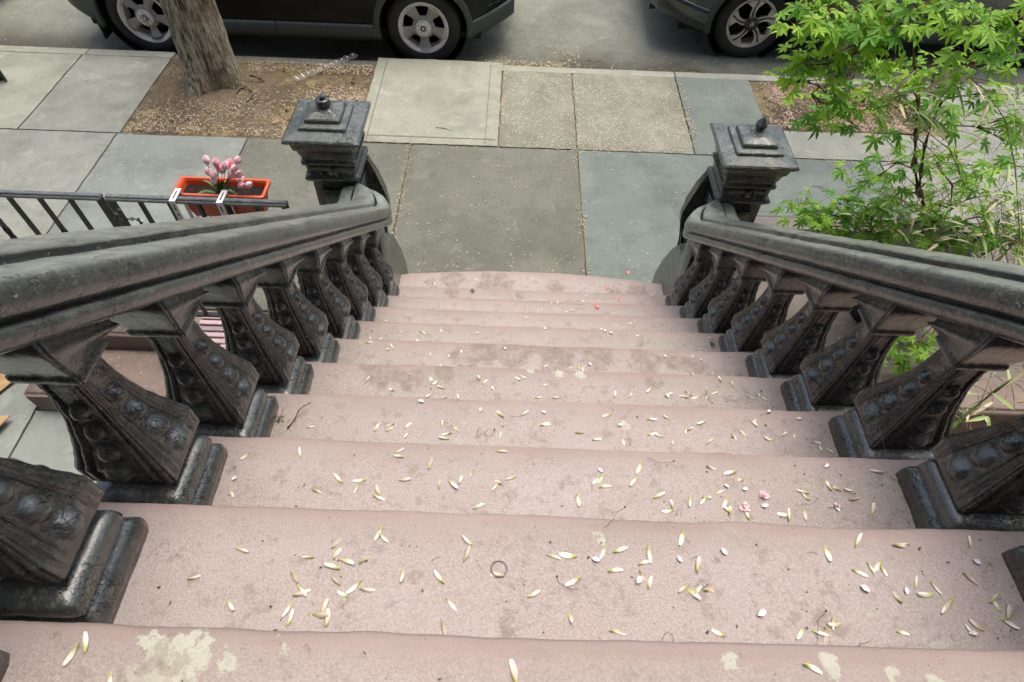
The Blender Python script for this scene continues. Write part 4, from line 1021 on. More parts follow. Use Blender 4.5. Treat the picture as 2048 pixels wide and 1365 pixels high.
clusters = [  # px, py, Y, n, spread, brightness
 (1640, 28, 2.74, 12, .085, .35), (1700, 20, 2.76, 10, .08, .3), (1755, 30, 2.76, 11, .08, .3), (1800, 45, 2.76, 6, .05, .5), (1600, 35, 2.72, 8, .06, .5), (1660, 55, 2.74, 8, .07, .3), (1620, 8, 2.74, 8, .08, .5), (1720, 55, 2.78, 8, .07, .2), (1840, 10, 2.72, 7, .06, .4), (1900, 15, 2.7, 6, .06, .45),
 (1690, 90, 2.72, 10, .07, .75), (1735, 100, 2.74, 10, .07, .5), (1655, 105, 2.76, 8, .07, .4), (1625, 120, 2.76, 7, .06, .5), (1760, 75, 2.8, 5, .06, .2), (1700, 120, 2.76, 8, .07, .3),
 (1600, 128, 2.76, 9, .06, .55), (1580, 150, 2.78, 5, .04, .9), (1640, 150, 2.76, 8, .06, .4), (1725, 140, 2.72, 6, .06, .5), (1660, 180, 2.8, 5, .07, .1), (1575, 165, 2.78, 4, .03, .95),
 (1790, 135, 2.84, 9, .05, .9), (1850, 140, 2.8, 8, .06, .55), (1905, 145, 2.76, 11, .07, .6), (1940, 125, 2.74, 7, .06, .7), (1870, 165, 2.8, 8, .06, .4), (1920, 175, 2.8, 7, .07, .1), (1830, 165, 2.86, 5, .05, .4),
 (1640, 205, 2.86, 10, .07, .55), (1690, 212, 2.86, 10, .07, .45), (1740, 205, 2.86, 7, .06, .35), (1785, 210, 2.84, 9, .06, .6), (1660, 235, 2.9, 8, .07, .25), (1720, 245, 2.92, 9, .08, .2), (1830, 225, 2.9, 8, .06, .35), (1880, 235, 2.92, 7, .08, .15), (1760, 260, 2.95, 6, .06, .1), (1740, 180, 2.86, 5, .05, .5), (1900, 210, 2.9, 6, .07, .1),
 (1870, 305, 2.86, 9, .06, .75), (1850, 330, 2.95, 7, .07, .4), (1920, 305, 2.98, 9, .09, .3), (1980, 330, 3.0, 10, .10, .25), (1770, 325, 3.04, 9, .09, .2), (1720, 345, 3.06, 8, .06, .65), (1810, 340, 3.06, 8, .09, .15), (1950, 370, 3.04, 8, .10, .2), (2010, 370, 3.04, 7, .1, .2),
 (1640, 425, 3.1, 24, .11, .25), (1690, 430, 3.08, 22, .11, .22), (1610, 410, 3.06, 10, .07, .6), (1740, 420, 3.08, 9, .08, .25), (1770, 405, 3.04, 8, .08, .35), (1800, 430, 3.02, 8, .08, .3), (1760, 468, 3.0, 4, .035, .5), (1850, 425, 3.1, 6, .07, .15), (1660, 450, 3.1, 14, .09, .2), (1920, 440, 3.1, 6, .08, .2), (1720, 385, 3.1, 6, .07, .2),
 (1915, 55, 2.62, 8, .06, .4), (1960, 30, 2.6, 9, .07, .5), (2000, 55, 2.6, 9, .07, .3), (2040, 30, 2.6, 9, .07, .4), (1950, 70, 2.62, 8, .06, .3), (2035, 75, 2.62, 6, .06, .3), (1890, 10, 2.66, 6, .06, .3), (2045, 110, 2.64, 5, .06, .3),
 (2035, 180, 2.7, 7, .06, .2), (2045, 260, 2.75, 9, .07, .1), (2020, 285, 2.78, 6, .05, .15), (2045, 215, 2.74, 5, .05, .4), (2015, 130, 2.7, 5, .05, .3),
 (1900, 400, 3.08, 10, .10, .3), (1980, 420, 3.05, 10, .10, .35), (1820, 480, 3.05, 8, .07, .3), (1880, 470, 3.02, 7, .07, .25), (1950, 480, 3.02, 8, .08, .2), (2010, 440, 3.0, 9, .09, .3), (1700, 470, 3.1, 7, .06, .3), (2030, 330, 3.0, 8, .08, .3),
 (1800, 380, 3.06, 10, .09, .3), (1860, 400, 3.06, 10, .09, .25), (1760, 440, 3.02, 10, .08, .35), (1820, 450, 3.0, 10, .08, .3), (1900, 480, 3.0, 9, .08, .25), (1960, 450, 3.0, 10, .09, .3), (2020, 480, 2.98, 9, .08, .3), (1870, 500, 2.98, 8, .06, .2),
 (1785, 690, 2.62, 18, .10, .3), (1835, 690, 2.60, 16, .09, .25), (1770, 722, 2.62, 10, .07, .35), (1815, 735, 2.6, 9, .06, .35)]
rnd = random.Random(11)
bmL = bmesh.new(); lv = bmL.verts.layers.float.new('lv'); bmT = bmesh.new()
anchors = trunk[1:] + t2 + t3
for (px, py, Y, n, sp, br) in clusters:
    c = at(px, py, Y)
    an = min(anchors, key=lambda q: (q - c).length + max(0, q.z - c.z) * 1.5)
    mid = an.lerp(c, .5) + Vector((rnd.gauss(0, .02), rnd.gauss(0, .02), -.02 + .12 * (c - an).length * .3))
    if (c - an).length > .02 and py < 600: tube(bm, [an, mid, c - Vector((0, 0, .02))], [.0055, .004, .0022], 6)
    if py < 600: anchors.append(mid)
    for k in range(int(n * 1.3)):
        p = c + Vector((rnd.gauss(0, sp), rnd.gauss(0, sp * .8), rnd.gauss(0, sp * .22)))
        out = (p - c); ang = math.atan2(-out.x, out.y) + rnd.gauss(0, .5)
        q = Matrix.Rotation(ang, 3, 'Z') @ Matrix.Rotation(rnd.gauss(-.35, .25), 3, 'X') @ Matrix.Rotation(rnd.gauss(0, .3), 3, 'Y')
        s = rnd.uniform(.031, .057) * (1.08 if br < .6 else .85)
        maple_leaf(bmL, lv, p, q, s, max(0, min(1, br + rnd.gauss(-.03, .22))), rnd)
        st_ = q @ Vector((0, -1, 0)) * s * .9
        tube(bmL, [c + (p - c) * .35 - Vector((0, 0, .012)), p + st_, p], [.0012, .0009, .0008], 4, cap=False, mi=1)
o = obj('trunk', bm, twig, MP, smooth=True); o.location = off
o = obj('crown', bmL, [mapleM, redtwig], MP, recalc=False); o.location = off
bmT.free()
# pot
potm = plain('black_pot', (.012, .012, .013), .45, var=.3, scale=30)
PT = tag(empty('plant_pot', (2.33, 3.16, .02)), 'large black pot holding the maple on the brownstone terrace', 'pot')
bm = bmesh.new(); lathe(bm, (0, 0, 0), [(.20, 0), (.25, .5), (.262, .505), (.27, .56), (.262, .575), (.245, .57), (.24, .53)], 40); obj('pot', bm, potm, PT, smooth=True)
bm = bmesh.new(); lathe(bm, (0, 0, 0), [(.243, .53), (.20, .545), (.02, .55)], 30); obj('potting_soil', bm, potsoil, PT, smooth=True)

# ---------------------------------------------------------------- bamboo
bamL = MT('bamboo_leaf', .5); bc = bamL.mix(bamL.attr('dry'), (.17, .33, .06), (.55, .47, .30)); bamL.col(bc); bamL = bamL.m
bamS = plain('bamboo_stem', (.22, .30, .08), .5, var=.35, scale=12); dryS = plain('dry_stem', (.40, .30, .16), .7, var=.3, scale=20)
def blade(bm, ly, p, d, L, wd, dry, rnd, curl=.3):
    d = Vector(d).normalized(); sd = d.cross(Vector((rnd.uniform(-.4, .4), rnd.uniform(-.4, .4), 1))).normalized(); up = sd.cross(d); g = []
    for k in range(9):
        s = k / 8; c = Vector(p) + d * L * s + up * (-curl * L * s * s); ww = wd * (math.sin(math.pi * min(1, (s * .95 + .05)) ** .75)) + .0003
        g.append([bm.verts.new(c - sd * ww + up * ww * .5), bm.verts.new(c), bm.verts.new(c + sd * ww + up * ww * .5)])
        e = (.35 + .65 * (s > .8)) if dry < .5 else .95
        g[-1][0][ly] = dry + (e if dry < .5 else 0) * .6; g[-1][1][ly] = dry; g[-1][2][ly] = dry + (e if dry < .5 else 0) * .6
    for k in range(8):
        for j in range(2): bm.faces.new((g[k][j], g[k][j + 1], g[k + 1][j + 1], g[k + 1][j])).smooth = True
def bamboo(label, base, culms, seed, twigs_n=5, leaf=.10):
    rnd = random.Random(seed); Bm = tag(empty('bamboo_plant', base), label, 'plant', 'bamboo and reeds beside the maple'); off = -Bm.location
    bs, bd = bmesh.new(), bmesh.new(); nleaf = [0]
    for pts, r0, dry in culms:
        pts = [Vector(p) for p in pts]; tube(bd if dry else bs, pts, [r0 * (1 - .75 * i / (len(pts) - 1)) for i in range(len(pts))], 7)
        for i in range(1, len(pts)):
            for k in range(twigs_n):
                s = rnd.random(); p = pts[i - 1].lerp(pts[i], s); d = Vector((rnd.gauss(0, 1), rnd.gauss(0, .8), rnd.uniform(-.2, .9))).normalized(); L = rnd.uniform(.04, .12)
                q = p + d * L; tube(bd if rnd.random() < .6 else bs, [p, p + d * L * .6 + Vector((0, 0, .005)), q], [.0016, .0012, .0008], 4, cap=False)
                for m in range(rnd.choice((0, 1, 1, 2))):
                    dd = (d + Vector((rnd.gauss(0, .6), rnd.gauss(0, .6), rnd.gauss(-.1, .4)))).normalized()
                    if nleaf[0] > 95: continue
                    nleaf[0] += 1; bl_ = bmesh.new(); ly = bl_.verts.layers.float.new('dry'); blade(bl_, ly, q, dd, rnd.uniform(.5, 1.15) * leaf, rnd.uniform(.004, .0075), 1. if rnd.random() < .42 else rnd.uniform(0, .3), rnd, rnd.uniform(-.1, .5)); lo_ = obj('leaf', bl_, bamL, Bm, recalc=False); lo_.location = off
    for nm, b_, m_ in (('stem', bs, bamS), ('dry_stem', bd, dryS)):
        if len(b_.verts): q = obj(nm, b_, m_, Bm, recalc=False); q.location = off
        else: b_.free()
    return Bm
rn = random.Random(3)
cul = [([Vector((2.55, 2.95, .05)), at(1980, 500, 2.85), at(1900, 300, 2.7), at(1790, 215, 2.6), at(1770, 195, 2.58)], .004, True),
       ([Vector((2.6, 2.95, .05)), at(2040, 470, 2.8), at(2030, 330, 2.72), at(2010, 240, 2.66), at(1970, 180, 2.6), at(1890, 120, 2.55)], .0045, False),
       ([Vector((2.6, 3.0, .05)), at(1990, 540, 2.95), at(1960, 400, 2.9), at(1850, 290, 2.8), at(1760, 200, 2.7)], .0035, False),
       ([Vector((2.5, 2.95, .05)), at(1960, 560, 2.9), at(1930, 470, 2.85), at(1800, 400, 2.8), at(1720, 370, 2.78)], .003, True),
       ([Vector((2.7, 3.0, .05)), at(2045, 560, 2.9), at(2044, 450, 2.85), at(2040, 400, 2.8)], .005, False),
       ([Vector((2.7, 3.0, .05)), at(2020, 560, 2.9), at(2005, 450, 2.85), at(2000, 380, 2.8)], .005, False),
       ([Vector((2.5, 3.0, .1)), at(1900, 500, 2.9), at(1880, 430, 2.86), at(1890, 360, 2.8)], .003, True),
       ([Vector((2.5, 3.0, .1)), at(1870, 520, 2.9), at(1830, 480, 2.86), at(1700, 430, 2.85)], .003, True),
       ([Vector((2.5, 3.0, .1)), at(1960, 520, 2.9), at(1975, 430, 2.86), at(2010, 350, 2.8)], .003, True),
       ([at(1980, 540, 2.9), at(2000, 470, 2.86), at(2048, 400, 2.8)], .003, True), ([at(1880, 540, 2.9), at(1860, 470, 2.86), at(1850, 410, 2.8)], .0025, False)]
bamboo('tall tangled bamboo with variegated and dry tan leaves rising in front of the maple', (2.6, 2.97, .02), cul[:4], 5, 9, .12)
bamboo('low bushy reed clump with yellow-green canes at the right edge', (2.7, 3.0, .02), cul[4:6] + cul[8:10] + [([Vector((2.7, 3.0, .05)), at(2030 + 7 * k, 555, 2.9), at(2000 + 14 * k, 480, 2.87), at(1990 + 12 * k, 400 + 8 * k, 2.82)], .003, k % 2 == 0) for k in range(4)], 6, 7, .11)
bamboo('sparse dry reed stalks crossing in front of the black pot', (2.5, 3.0, .02), cul[6:8] + cul[10:] + [([at(1700 + 45 * k, 470 + 22 * k, 2.95), at(1760 + 40 * k, 430 + 10 * k, 2.9), at(1850 + 20 * k, 380, 2.86)], .0022, k != 1) for k in range(4)], 7, 8, .10)
# a few big dry blades caught in the maple
cul2 = [([Vector((1.75, 1.75, -.33)), at(1880, 905, 1.75), at(1930, 830, 1.72), at(2000, 775, 1.7), at(2060, 735, 1.68), at(2200, 640, 1.66)], .011, False),
        ([Vector((1.55, 1.85, -.33)), at(1900, 935, 1.85), at(1960, 810, 1.8), at(1990, 730, 1.76)], .004, True), ([at(2050, 800, 1.8), at(1950, 830, 1.78), at(1880, 800, 1.72), at(1850, 780, 1.7)], .002, True)]
B2 = bamboo('green bamboo shoot leaning close behind the right balusters with a few lime leaves', (1.6, 1.8, -.33), cul2, 9, 5, .10)
p0 = at(1905, 800, 1.52)
for (ex, ey), wd in (((1960, 745), .011), ((1820, 875), .010), ((1870, 880), .007), ((1940, 860), .007)):
    bm = bmesh.new(); ly = bm.verts.layers.float.new('dry'); e = at(ex, ey, 1.50); blade(bm, ly, p0 if ey < 800 else at(1880, 832, 1.52) if ex < 1900 else at(1910, 815, 1.52), e - (p0 if ey < 800 else at(1880, 832, 1.52) if ex < 1900 else at(1910, 815, 1.52)), (e - p0).length * (1. if ey < 800 else .62), wd, .0, rnd, .1); o = obj('leaf', bm, bamL, B2, recalc=False); o.location = -B2.location
bm = bmesh.new(); tube(bm, [at(1880, 832, 1.52), at(1905, 800, 1.52), at(1925, 818, 1.55), at(1990, 815, 1.7)], .0014, 5); o = obj('stem', bm, bamS, B2); o.location = -B2.location
# iron scroll fence on the terrace
SF = tag(empty('scroll_fence', (3.0, 3.55, .02)), 'black wrought-iron railing with curled scrolls behind the bamboo', 'fence'); off = -SF.location
bm = bmesh.new(); tube(bm, [(2.45, 3.5, .42), (4.4, 3.5, .42)], .012, 8); tube(bm, [(2.45, 3.5, .12), (4.4, 3.5, .12)], .010, 8); o = obj('rail', bm, black, SF); o.location = off
for k in range(5):
    xk = 2.55 + k * .40
    for sg in (-1, 1):
        bm = bmesh.new(); pts = []
        for j in range(28):
            a = j / 27 * 2.6 * math.pi; rr_ = .075 * (1 - j / 27 * .72); pts.append((xk + sg * (.10 + rr_ * math.cos(a) - .075), 3.5, .33 + rr_ * math.sin(a)))
        pts = [(xk + sg * .0, 3.5, .13), (xk + sg * .02, 3.5, .2), (xk + sg * .08, 3.5, .27)][:2] + pts
        tube(bm, pts, .0085, 7); o = obj('scroll', bm, black, SF, smooth=True); o.location = off
# ---------------------------------------------------------------- the house behind the camera: unseen, added to block light
HS = tag(empty('unseen_brownstone_house', (0, -.75, 0)), 'unseen brownstone row house front at the top of the stoop, added to block light', 'house')
bm = bmesh.new()
for (x0, x1, z0, z1) in ((-9, -.62, -.45, 12), (.74, 9, -.45, 12), (-.62, .74, 5.1, 12), (-.62, .74, -.45, 2.46)): bx(bm, x0, x1, -1.15, -.76, z0, z1)
bx(bm, -9.2, 9.2, -1.15, -.35, 12.0, 12.5)
o = obj('wall', bm, facade_m, HS); o.location = -HS.location
bm = bmesh.new(); bx(bm, -.615, .735, -1.12, -1.06, 2.465, 5.095); bx(bm, -.5, .02, -1.06, -1.045, 2.7, 4.9, bev=.01); bx(bm, .10, .62, -1.06, -1.045, 2.7, 4.9, bev=.01); o = obj('door', bm, plain('door_wood', (.06, .03, .018), .4), HS); o.location = -HS.location
for (xw, zw) in ((-4.2, 3.2), (-2.4, 3.2), (2.5, 3.2), (4.3, 3.2), (-4.2, 7.2), (-2.4, 7.2), (.06, 7.2), (2.5, 7.2), (4.3, 7.2), (-4.2, .1), (-2.4, .1), (2.5, .1), (4.3, .1)):
    bm = bmesh.new(); bx(bm, xw - .55, xw + .55, -.757, -.70, zw, zw + .07); bx(bm, xw - .55, xw + .55, -.757, -.70, zw + 1.9, zw + 2.0)
    for xx in (xw - .55, xw + .45): bx(bm, xx, xx + .1, -.757, -.705, zw + .07, zw + 1.9)
    f = obj('window', bm, facade_m, HS); f.location = -HS.location
    bm = bmesh.new(); bx(bm, xw - .45, xw + .45, -.757, -.74, zw + .07, zw + 1.9); obj('pane', bm, glass, f)

# ---------------------------------------------------------------- fallen seeds, petals, stalks
samM = MT('maple_seed', .55); oi_ = samM.N.new('ShaderNodeObjectInfo'); sc_ = samM.mix(samM.attr('sv'), (.40, .42, .12), (.72, .69, .60)); samM.col(samM.mix(samM.ramp(oi_.outputs['Random'], .80, 1., 0, .75), samM.mix(samM.attr('pink'), sc_, (.55, .34, .31)), (.30, .21, .11))); samM.bump(samM.noise(700), .3, .001); samM = samM.m
def samara_me(kind, L=.0275):
    rnd = random.Random(kind * 7 + 1); bm = bmesh.new(); sv = bm.verts.layers.float.new('sv'); pk = bm.verts.layers.float.new('pink')
    n = 12; g = []; pinky = rnd.choice((0, .0, .25, .5)); bend = rnd.uniform(-.15, .15)
    for k in range(n + 1):
        s = k / n; x = (s - .4) * L
        w_ = L * (.085 * math.sin(math.pi * min(1, s / .3)) if s < .15 else .062 + .078 * math.sin(math.pi * min(1, (s - .15) / .85)) ** .8 * (1 if s < .97 else .6)) + .0004
        yc = bend * L * (s - .5) ** 2 * 2
        h = .0022 * math.exp(-((s - .12) / .1) ** 2) + .0012 + .0022 * math.sin(s * 3.0 + kind)
        row = [bm.verts.new((x, yc - w_, max(.0006, h * .5))), bm.verts.new((x, yc - w_ * .3, h + .0012)), bm.verts.new((x, yc + w_ * .5, h + .0006)), bm.verts.new((x, yc + w_, max(.0006, h * .6)))]
        for i, v in enumerate(row): v[sv] = max(0, min(1, (s - .18) * 2.6 - (.45 if i == 3 else 0) - (.3 if kind % 4 == 1 else 0))); v[pk] = pinky * max(0, math.sin(math.pi * s)) if i < 3 else 0
        g.append(row)
    for a in range(n):
        for b in range(3): bm.faces.new((g[a][b], g[a][b + 1], g[a + 1][b + 1], g[a + 1][b])).smooth = True
    me = bpy.data.meshes.new('maple_seed'); bm.to_mesh(me); bm.free(); me.materials.append(samM); return me
sams = [samara_me(k) for k in range(14)]
petM = MT('white_petal', .5); petM.col(petM.mix(petM.ramp(petM.noise(200), .3, .7), (.72, .66, .70), (.82, .78, .82))); petM = petM.m
def petal_me(kind, L=.0135):
    bm = bmesh.new(); g = []; rnd = random.Random(kind)
    for a in range(7):
        s = a / 6; w_ = L * .36 * math.sin(math.pi * min(.97, s * .85 + .1)) ** .8
        g.append([bm.verts.new(((s - .5) * L, u * w_, .0008 + .0035 * (abs(u) ** 2) * rnd.uniform(.6, 1.1) + .002 * s)) for u in (-1, -.4, .4, 1)])
    for a in range(6):
        for b in range(3): bm.faces.new((g[a][b], g[a][b + 1], g[a + 1][b + 1], g[a + 1][b])).smooth = True
    me = bpy.data.meshes.new('petal'); bm.to_mesh(me); bm.free(); me.materials.append(petM); return me
pets = [petal_me(k) for k in range(4)]
stalkM = plain('dry_stalk', (.07, .035, .028), .8)
def stalk_me(kind):
    rnd = random.Random(kind + 50); bm = bmesh.new()
    for j in range(1):
        p = Vector((0, 0, .0015)); a = rnd.uniform(0, 6.28); pts = [p.copy()]; cv = rnd.gauss(0, .55)
        for k in range(7):
            a += cv * .5 + rnd.gauss(0, .25); p = p + Vector((math.cos(a), math.sin(a), 0)) * .006; p.z = .0012 + abs(rnd.gauss(0, .0015)); pts.append(p.copy())
        tube(bm, pts, .00036, 4); lathe(bm, pts[-1], [(.0005, -.0005), (.0017, .0004), (.0012, .0018), (.0002, .002)], 5)
    me = bpy.data.meshes.new('flower_stalk'); bm.to_mesh(me); bm.free(); me.materials.append(stalkM); return me
stalks = [stalk_me(k) for k in range(7)]
ORD = {1: 'bottom step', 2: 'second lowest stair', 3: 'third lowest stair', 4: 'fourth lowest stair', 5: 'fifth lowest stair', 6: 'sixth lowest stair', 
       7: 'fifth nearest stair', 8: 'fourth nearest stair', 9: 'third nearest stair', 10: 'second nearest stair', 11: 'nearest stair with paint chips', 12: 'top stair'}
def on_step(n, x, y):
    return r_ * n + fbm((x, y * 1.5, r_ * n + n), 4.5) * .0021 - .004 * math.exp(-((x - XC - .1) / .35) ** 2) + .0012
def drop(me, name, p, rz, n, label, cat, group, sc=1., tilt=0):
    o = link(name, me); o.location = p; o.rotation_euler = (random.gauss(0, .16), random.gauss(0, .13) , rz); o.scale = (sc, sc * (random.uniform(.7, 1.) if name == 'maple_seed' else .9), sc)
    tag(o, label, cat, group); return o
placed = {n: [] for n in range(1, 13)}
def seed_at(px, py, n, ang=None, sc=1.):
    p = atz(px, py, r_ * n); p.z = on_step(n, p.x, p.y); placed[n].append(p)
    drop(sams[random.randrange(14)], 'maple_seed', p, random.uniform(0, 6.28) if ang is None else ang, n, 'yellow-green winged maple seed on the ' + ORD[n], 'maple seed', 'maple seeds on the ' + ORD[n], sc * random.uniform(.75, 1.15))
hand = {11: [(148, 1305), (173, 1290), (222, 1358), (1030, 1350), (1622, 1333)],
 10: [(460, 1210), (387, 1157), (578, 1215), (603, 1180), (600, 1188), (619, 1115), (588, 1152), (670, 1090), (672, 1110), (692, 1122), (668, 1135), (674, 1165), (688, 1190), (728, 1120), (712, 1172), (732, 1180), (806, 1148), (880, 1158), (900, 1205), (580, 1240), (637, 1230), (648, 1215), (655, 1240), (1105, 1112), (1140, 1112), (1140, 1232), (933, 1112), (937, 1085), (1228, 1140), (1232, 1262), (887, 1255), (1396, 1132), (1370, 1175), (1385, 1185), (1395, 1182), (1420, 1178), (1238, 1100), (1286, 1125), (1298, 1105), (1300, 1168), (1365, 1072), (1285, 1148), (1440, 1268), (1603, 1265), (1636, 1265), (1652, 1268), (1665, 1245), (1672, 1250), (1802, 1265), (1655, 1104), (1715, 1084), (1740, 1134), (1765, 1138), (1798, 1092), (1809, 1090), (1716, 1144), (1832, 1168), (1855, 1190), (1868, 1172), (1796, 1198), (1890, 1215), (1897, 1208), (1935, 1155), (1938, 1088), (1942, 1265), (1955, 1255), (1983, 1200), (1993, 1215), (2012, 1245), (2015, 1230), (1757, 1130), (1150, 1162), (1208, 1102), (483, 1100), (760, 1065), (765, 1075), (1065, 1190), (998, 1240 - 90)],
 9: [(494, 912), (600, 909), (797, 903), (800, 913), (808, 960), (679, 960), (722, 962), (715, 975), (755, 995), (756, 985), (633, 982), (540, 1036), (463, 985), (878, 970), (905, 938 + 30), (920, 962), (945, 947), (998, 965), (992, 972), (955, 1013), (1001, 902), (1025, 955), (1155, 995), (1158, 1000), (1195, 958), (1204, 956), (1207, 972), (1316, 992), (1345, 1010), (1380, 1000), (1412, 995), (1410, 998), (1338, 1022), (1463, 905 + 40), (1480, 960), (1437, 985), (1452, 1003), (1455, 1020), (1460, 1022), (1495, 1030), (1572, 1030), (1578, 1033), (1608, 985), (1612, 995), (1610, 1025), (1658, 975), (1670, 976), (1700, 982), (1705, 1000), (1755, 945), (1788, 957), (1280, 932), (1270, 960), (1420, 935), (1745, 1022), (860, 930)],
 8: [(752, 858), (783, 850), (777, 860), (814, 853), (814, 870), (884, 850), (908, 855), (895, 868), (890, 878), (1000, 873), (1002, 800 + 30), (1048, 828), (1088, 848), (1158, 865), (1192, 878), (1215, 830), (1302, 838), (1335, 836), (1372, 860), (1380, 858), (1405, 845), (1345, 880), (1417, 905 - 20), (1467, 872), (1490, 870), (1505, 845), (1510, 848), (1470, 875), (1303, 868), (1246, 880), (1320, 872), (1540, 880), (1567, 870), (1590, 870), (1600, 838), (620, 855), (1630, 885), (1640, 895), (1655, 900)],
 7: [(735, 760), (783, 780), (859, 762), (884, 776), (873, 764), (968, 765), (958, 757), (1032, 775 - 20), (1050, 755), (1088, 800 - 30), (1230, 790), (1260, 792), (1300, 778), (1335, 790), (1375, 785), (1385, 790), (1395, 795), (1415, 793), (1425, 788), (1370, 795), (1440, 760), (1465, 770), (1500, 795), (1515, 790), (1525, 796), (860, 790), (890, 795), (915, 800 - 10), (1075, 800 - 5), (1110, 795)]}
cnt = 0
for n, lst in hand.items():
    for px, py in lst: seed_at(px, py, n); cnt += 1
def rand_on(n, x0=-.66, x1=.79, clump=.4):
    for _ in range(30):
        if placed[n] and random.random() < clump:
            q = random.choice(placed[n]); x, y = q.x + random.gauss(0, .05), q.y + random.gauss(0, .03)
        else: x, y = random.uniform(x0, x1), random.uniform(Yn(n + 1) - .02, Yn(n) - .02)
        if x0 < x < x1 and Yn(n + 1) - .03 < y < Yn(n) - .015: return Vector((x, y, on_step(n, x, y)))
    return Vector((0, (Yn(n) + Yn(n + 1)) / 2, r_ * n))
quota = {1: 15, 2: 13, 3: 17, 4: 17, 5: 22, 6: 27}
for n, q in quota.items():
    for k in range(q):
        p = rand_on(n); placed[n].append(p); cnt += 1
        drop(sams[random.randrange(14)], 'maple_seed', p, random.uniform(0, 6.28), n, 'yellow-green winged maple seed on the ' + ORD[n], 'maple seed', 'maple seeds on the ' + ORD[n], random.uniform(.65, 1.1))
petals = {10: [(1192, 1120), (1278, 1160), (1360, 1118), (1448, 1103), (1522, 1225), (1812, 1182), (1728, 1228 - 50), (1945, 1268), (1950, 1125)], 9: [(470, 958), (1202, 940), (1453, 973), (1490, 978), (1530, 1012), (1652, 932)],
          8: [(843, 804), (962, 820), (1088, 824), (1538, 824), (1598, 838), (1240, 850)], 7: [(985, 777), (862, 760), (1335, 792)], 6: [(923, 704), (1010, 698), (1330, 713), (1402, 720), (1180, 728), (898, 713)], 5: [(955, 667), (1090, 657), (1210, 662), (1222, 667), (1203, 658)], 3: [(1103, 606), (1115, 605)]}
for n, lst in petals.items():
    for px, py in lst:
        p = atz(px, py, r_ * n); p.z = on_step(n, p.x, p.y)
        drop(pets[random.randrange(4)], 'petal', p, random.uniform(0, 6.28), n, 'small white blossom petal lying on the ' + ORD[n], 'petal', 'white petals on the ' + ORD[n], random.uniform(.8, 1.25))
for n, q in {11: 1, 10: 10, 9: 9, 8: 7, 7: 6, 6: 5, 5: 4, 4: 3, 3: 3, 2: 2}.items():
    for k in range(q):
        p = rand_on(n, -.2 if n > 7 else -.6, .79, .2)
        drop(stalks[random.randrange(7)], 'flower_stalk', p, random.uniform(0, 6.28), n, 'thread-thin dark dried flower stalk on the ' + ORD[n], 'stalk', 'dried stalks on the ' + ORD[n], random.uniform(.8, 1.5))
# dark crumbs
bm = bmesh.new()
for k in range(1700):
    n = random.choice((1, 2, 3, 4, 5, 6, 6, 7, 7, 8, 9, 9, 10, 10, 11)); p = rand_on(n, -.67, .8, 0); s = random.uniform(.0005, .0019) * (1.6 if random.random() < .08 else 1)
    if random.random() < .3: p.x = random.choice((-.66, .79)) + random.gauss(0, .03)
    vs = [bm.verts.new(p + Vector((random.gauss(0, s), random.gauss(0, s), abs(random.gauss(s * .6, s * .4))))) for _ in range(4)]
    for t in ((0, 1, 2), (0, 2, 3), (0, 3, 1), (1, 3, 2)): bm.faces.new([vs[i] for i in t])
tag(obj('grit', bm, plain('grit', (.07, .055, .04), .9, var=.4)), 'fine dark grit and crumbs scattered over the brownstone steps', 'grit', kind='stuff')
# pink double blossoms
blosM = plain('blossom_pink', (.76, .52, .57), .5, var=.12, scale=90)
def blossom(px, py, n, s, label, white=False):
    p = atz(px, py, r_ * n); p.z = on_step(n, p.x, p.y); rnd = random.Random(int(px)); B = tag(empty('cherry_blossom', p), label, 'blossom')
    bm = bmesh.new()
    for k in range(26 if not white else 12):
        a = rnd.uniform(0, 6.28); el = rnd.uniform(.05, 1.2); L = s * rnd.uniform(.7, 1.05); d = Vector((math.cos(a) * math.cos(el), math.sin(a) * math.cos(el), math.sin(el) * .7)); sd = d.cross(Vector((0, 0, 1))).normalized(); g = []
        for j in range(5):
            t = j / 4; ww = s * .28 * math.sin(math.pi * min(.9, t * .75 + .1)); c = d * L * t + Vector((0, 0, .002 - L * .15 * t * t))
            g.append([bm.verts.new(c - sd * ww + Vector((0, 0, rnd.uniform(0, .0015)))), bm.verts.new(c), bm.verts.new(c + sd * ww + Vector((0, 0, rnd.uniform(0, .0015))))])
        for j in range(4):
            for i in range(2): bm.faces.new((g[j][i], g[j][i + 1], g[j + 1][i + 1], g[j + 1][i]))
    obj('petals', bm, petM if white else blosM, B, recalc=False)
    if white:
        bm = bmesh.new(); lathe(bm, (0, 0, .003), [(.003, 0), (.003, .003), (.001, .004)], 8); obj('flower_centre', bm, plain('rose', (.5, .1, .15), .6), B)
        bm = bmesh.new(); tube(bm, [(-.004, 0, .002), (-.02, -.003, .002)], .0008, 5); obj('stem', bm, grn, B)
blossom(1527, 990, 9, .013, 'pale pink double cherry blossom, the farther of the touching pair near the railing')
blossom(1490, 1015, 9, .013, 'pale pink double cherry blossom, nearer of the pair, with loose petals beside it')
blossom(1673, 1015, 9, .010, 'small white open blossom with rose centre and green stem near the balustrade', True)
# ring
p = atz(998, 1138, r_ * 10); bm = bmesh.new(); rg = []
tube(bm, [(.0135 * math.cos(a), 0.0135 * math.sin(a), .0022) for a in [2 * math.pi * k / 32 for k in range(33)]], .0017, 8, cap=False)
o = obj('plastic_ring', bm, plain('ivory_plastic', (.80, .78, .66), .5), smooth=True); o.location = (p.x, p.y, on_step(10, p.x, p.y)); tag(o, 'small cream plastic ring lying in the middle of the step', 'ring')
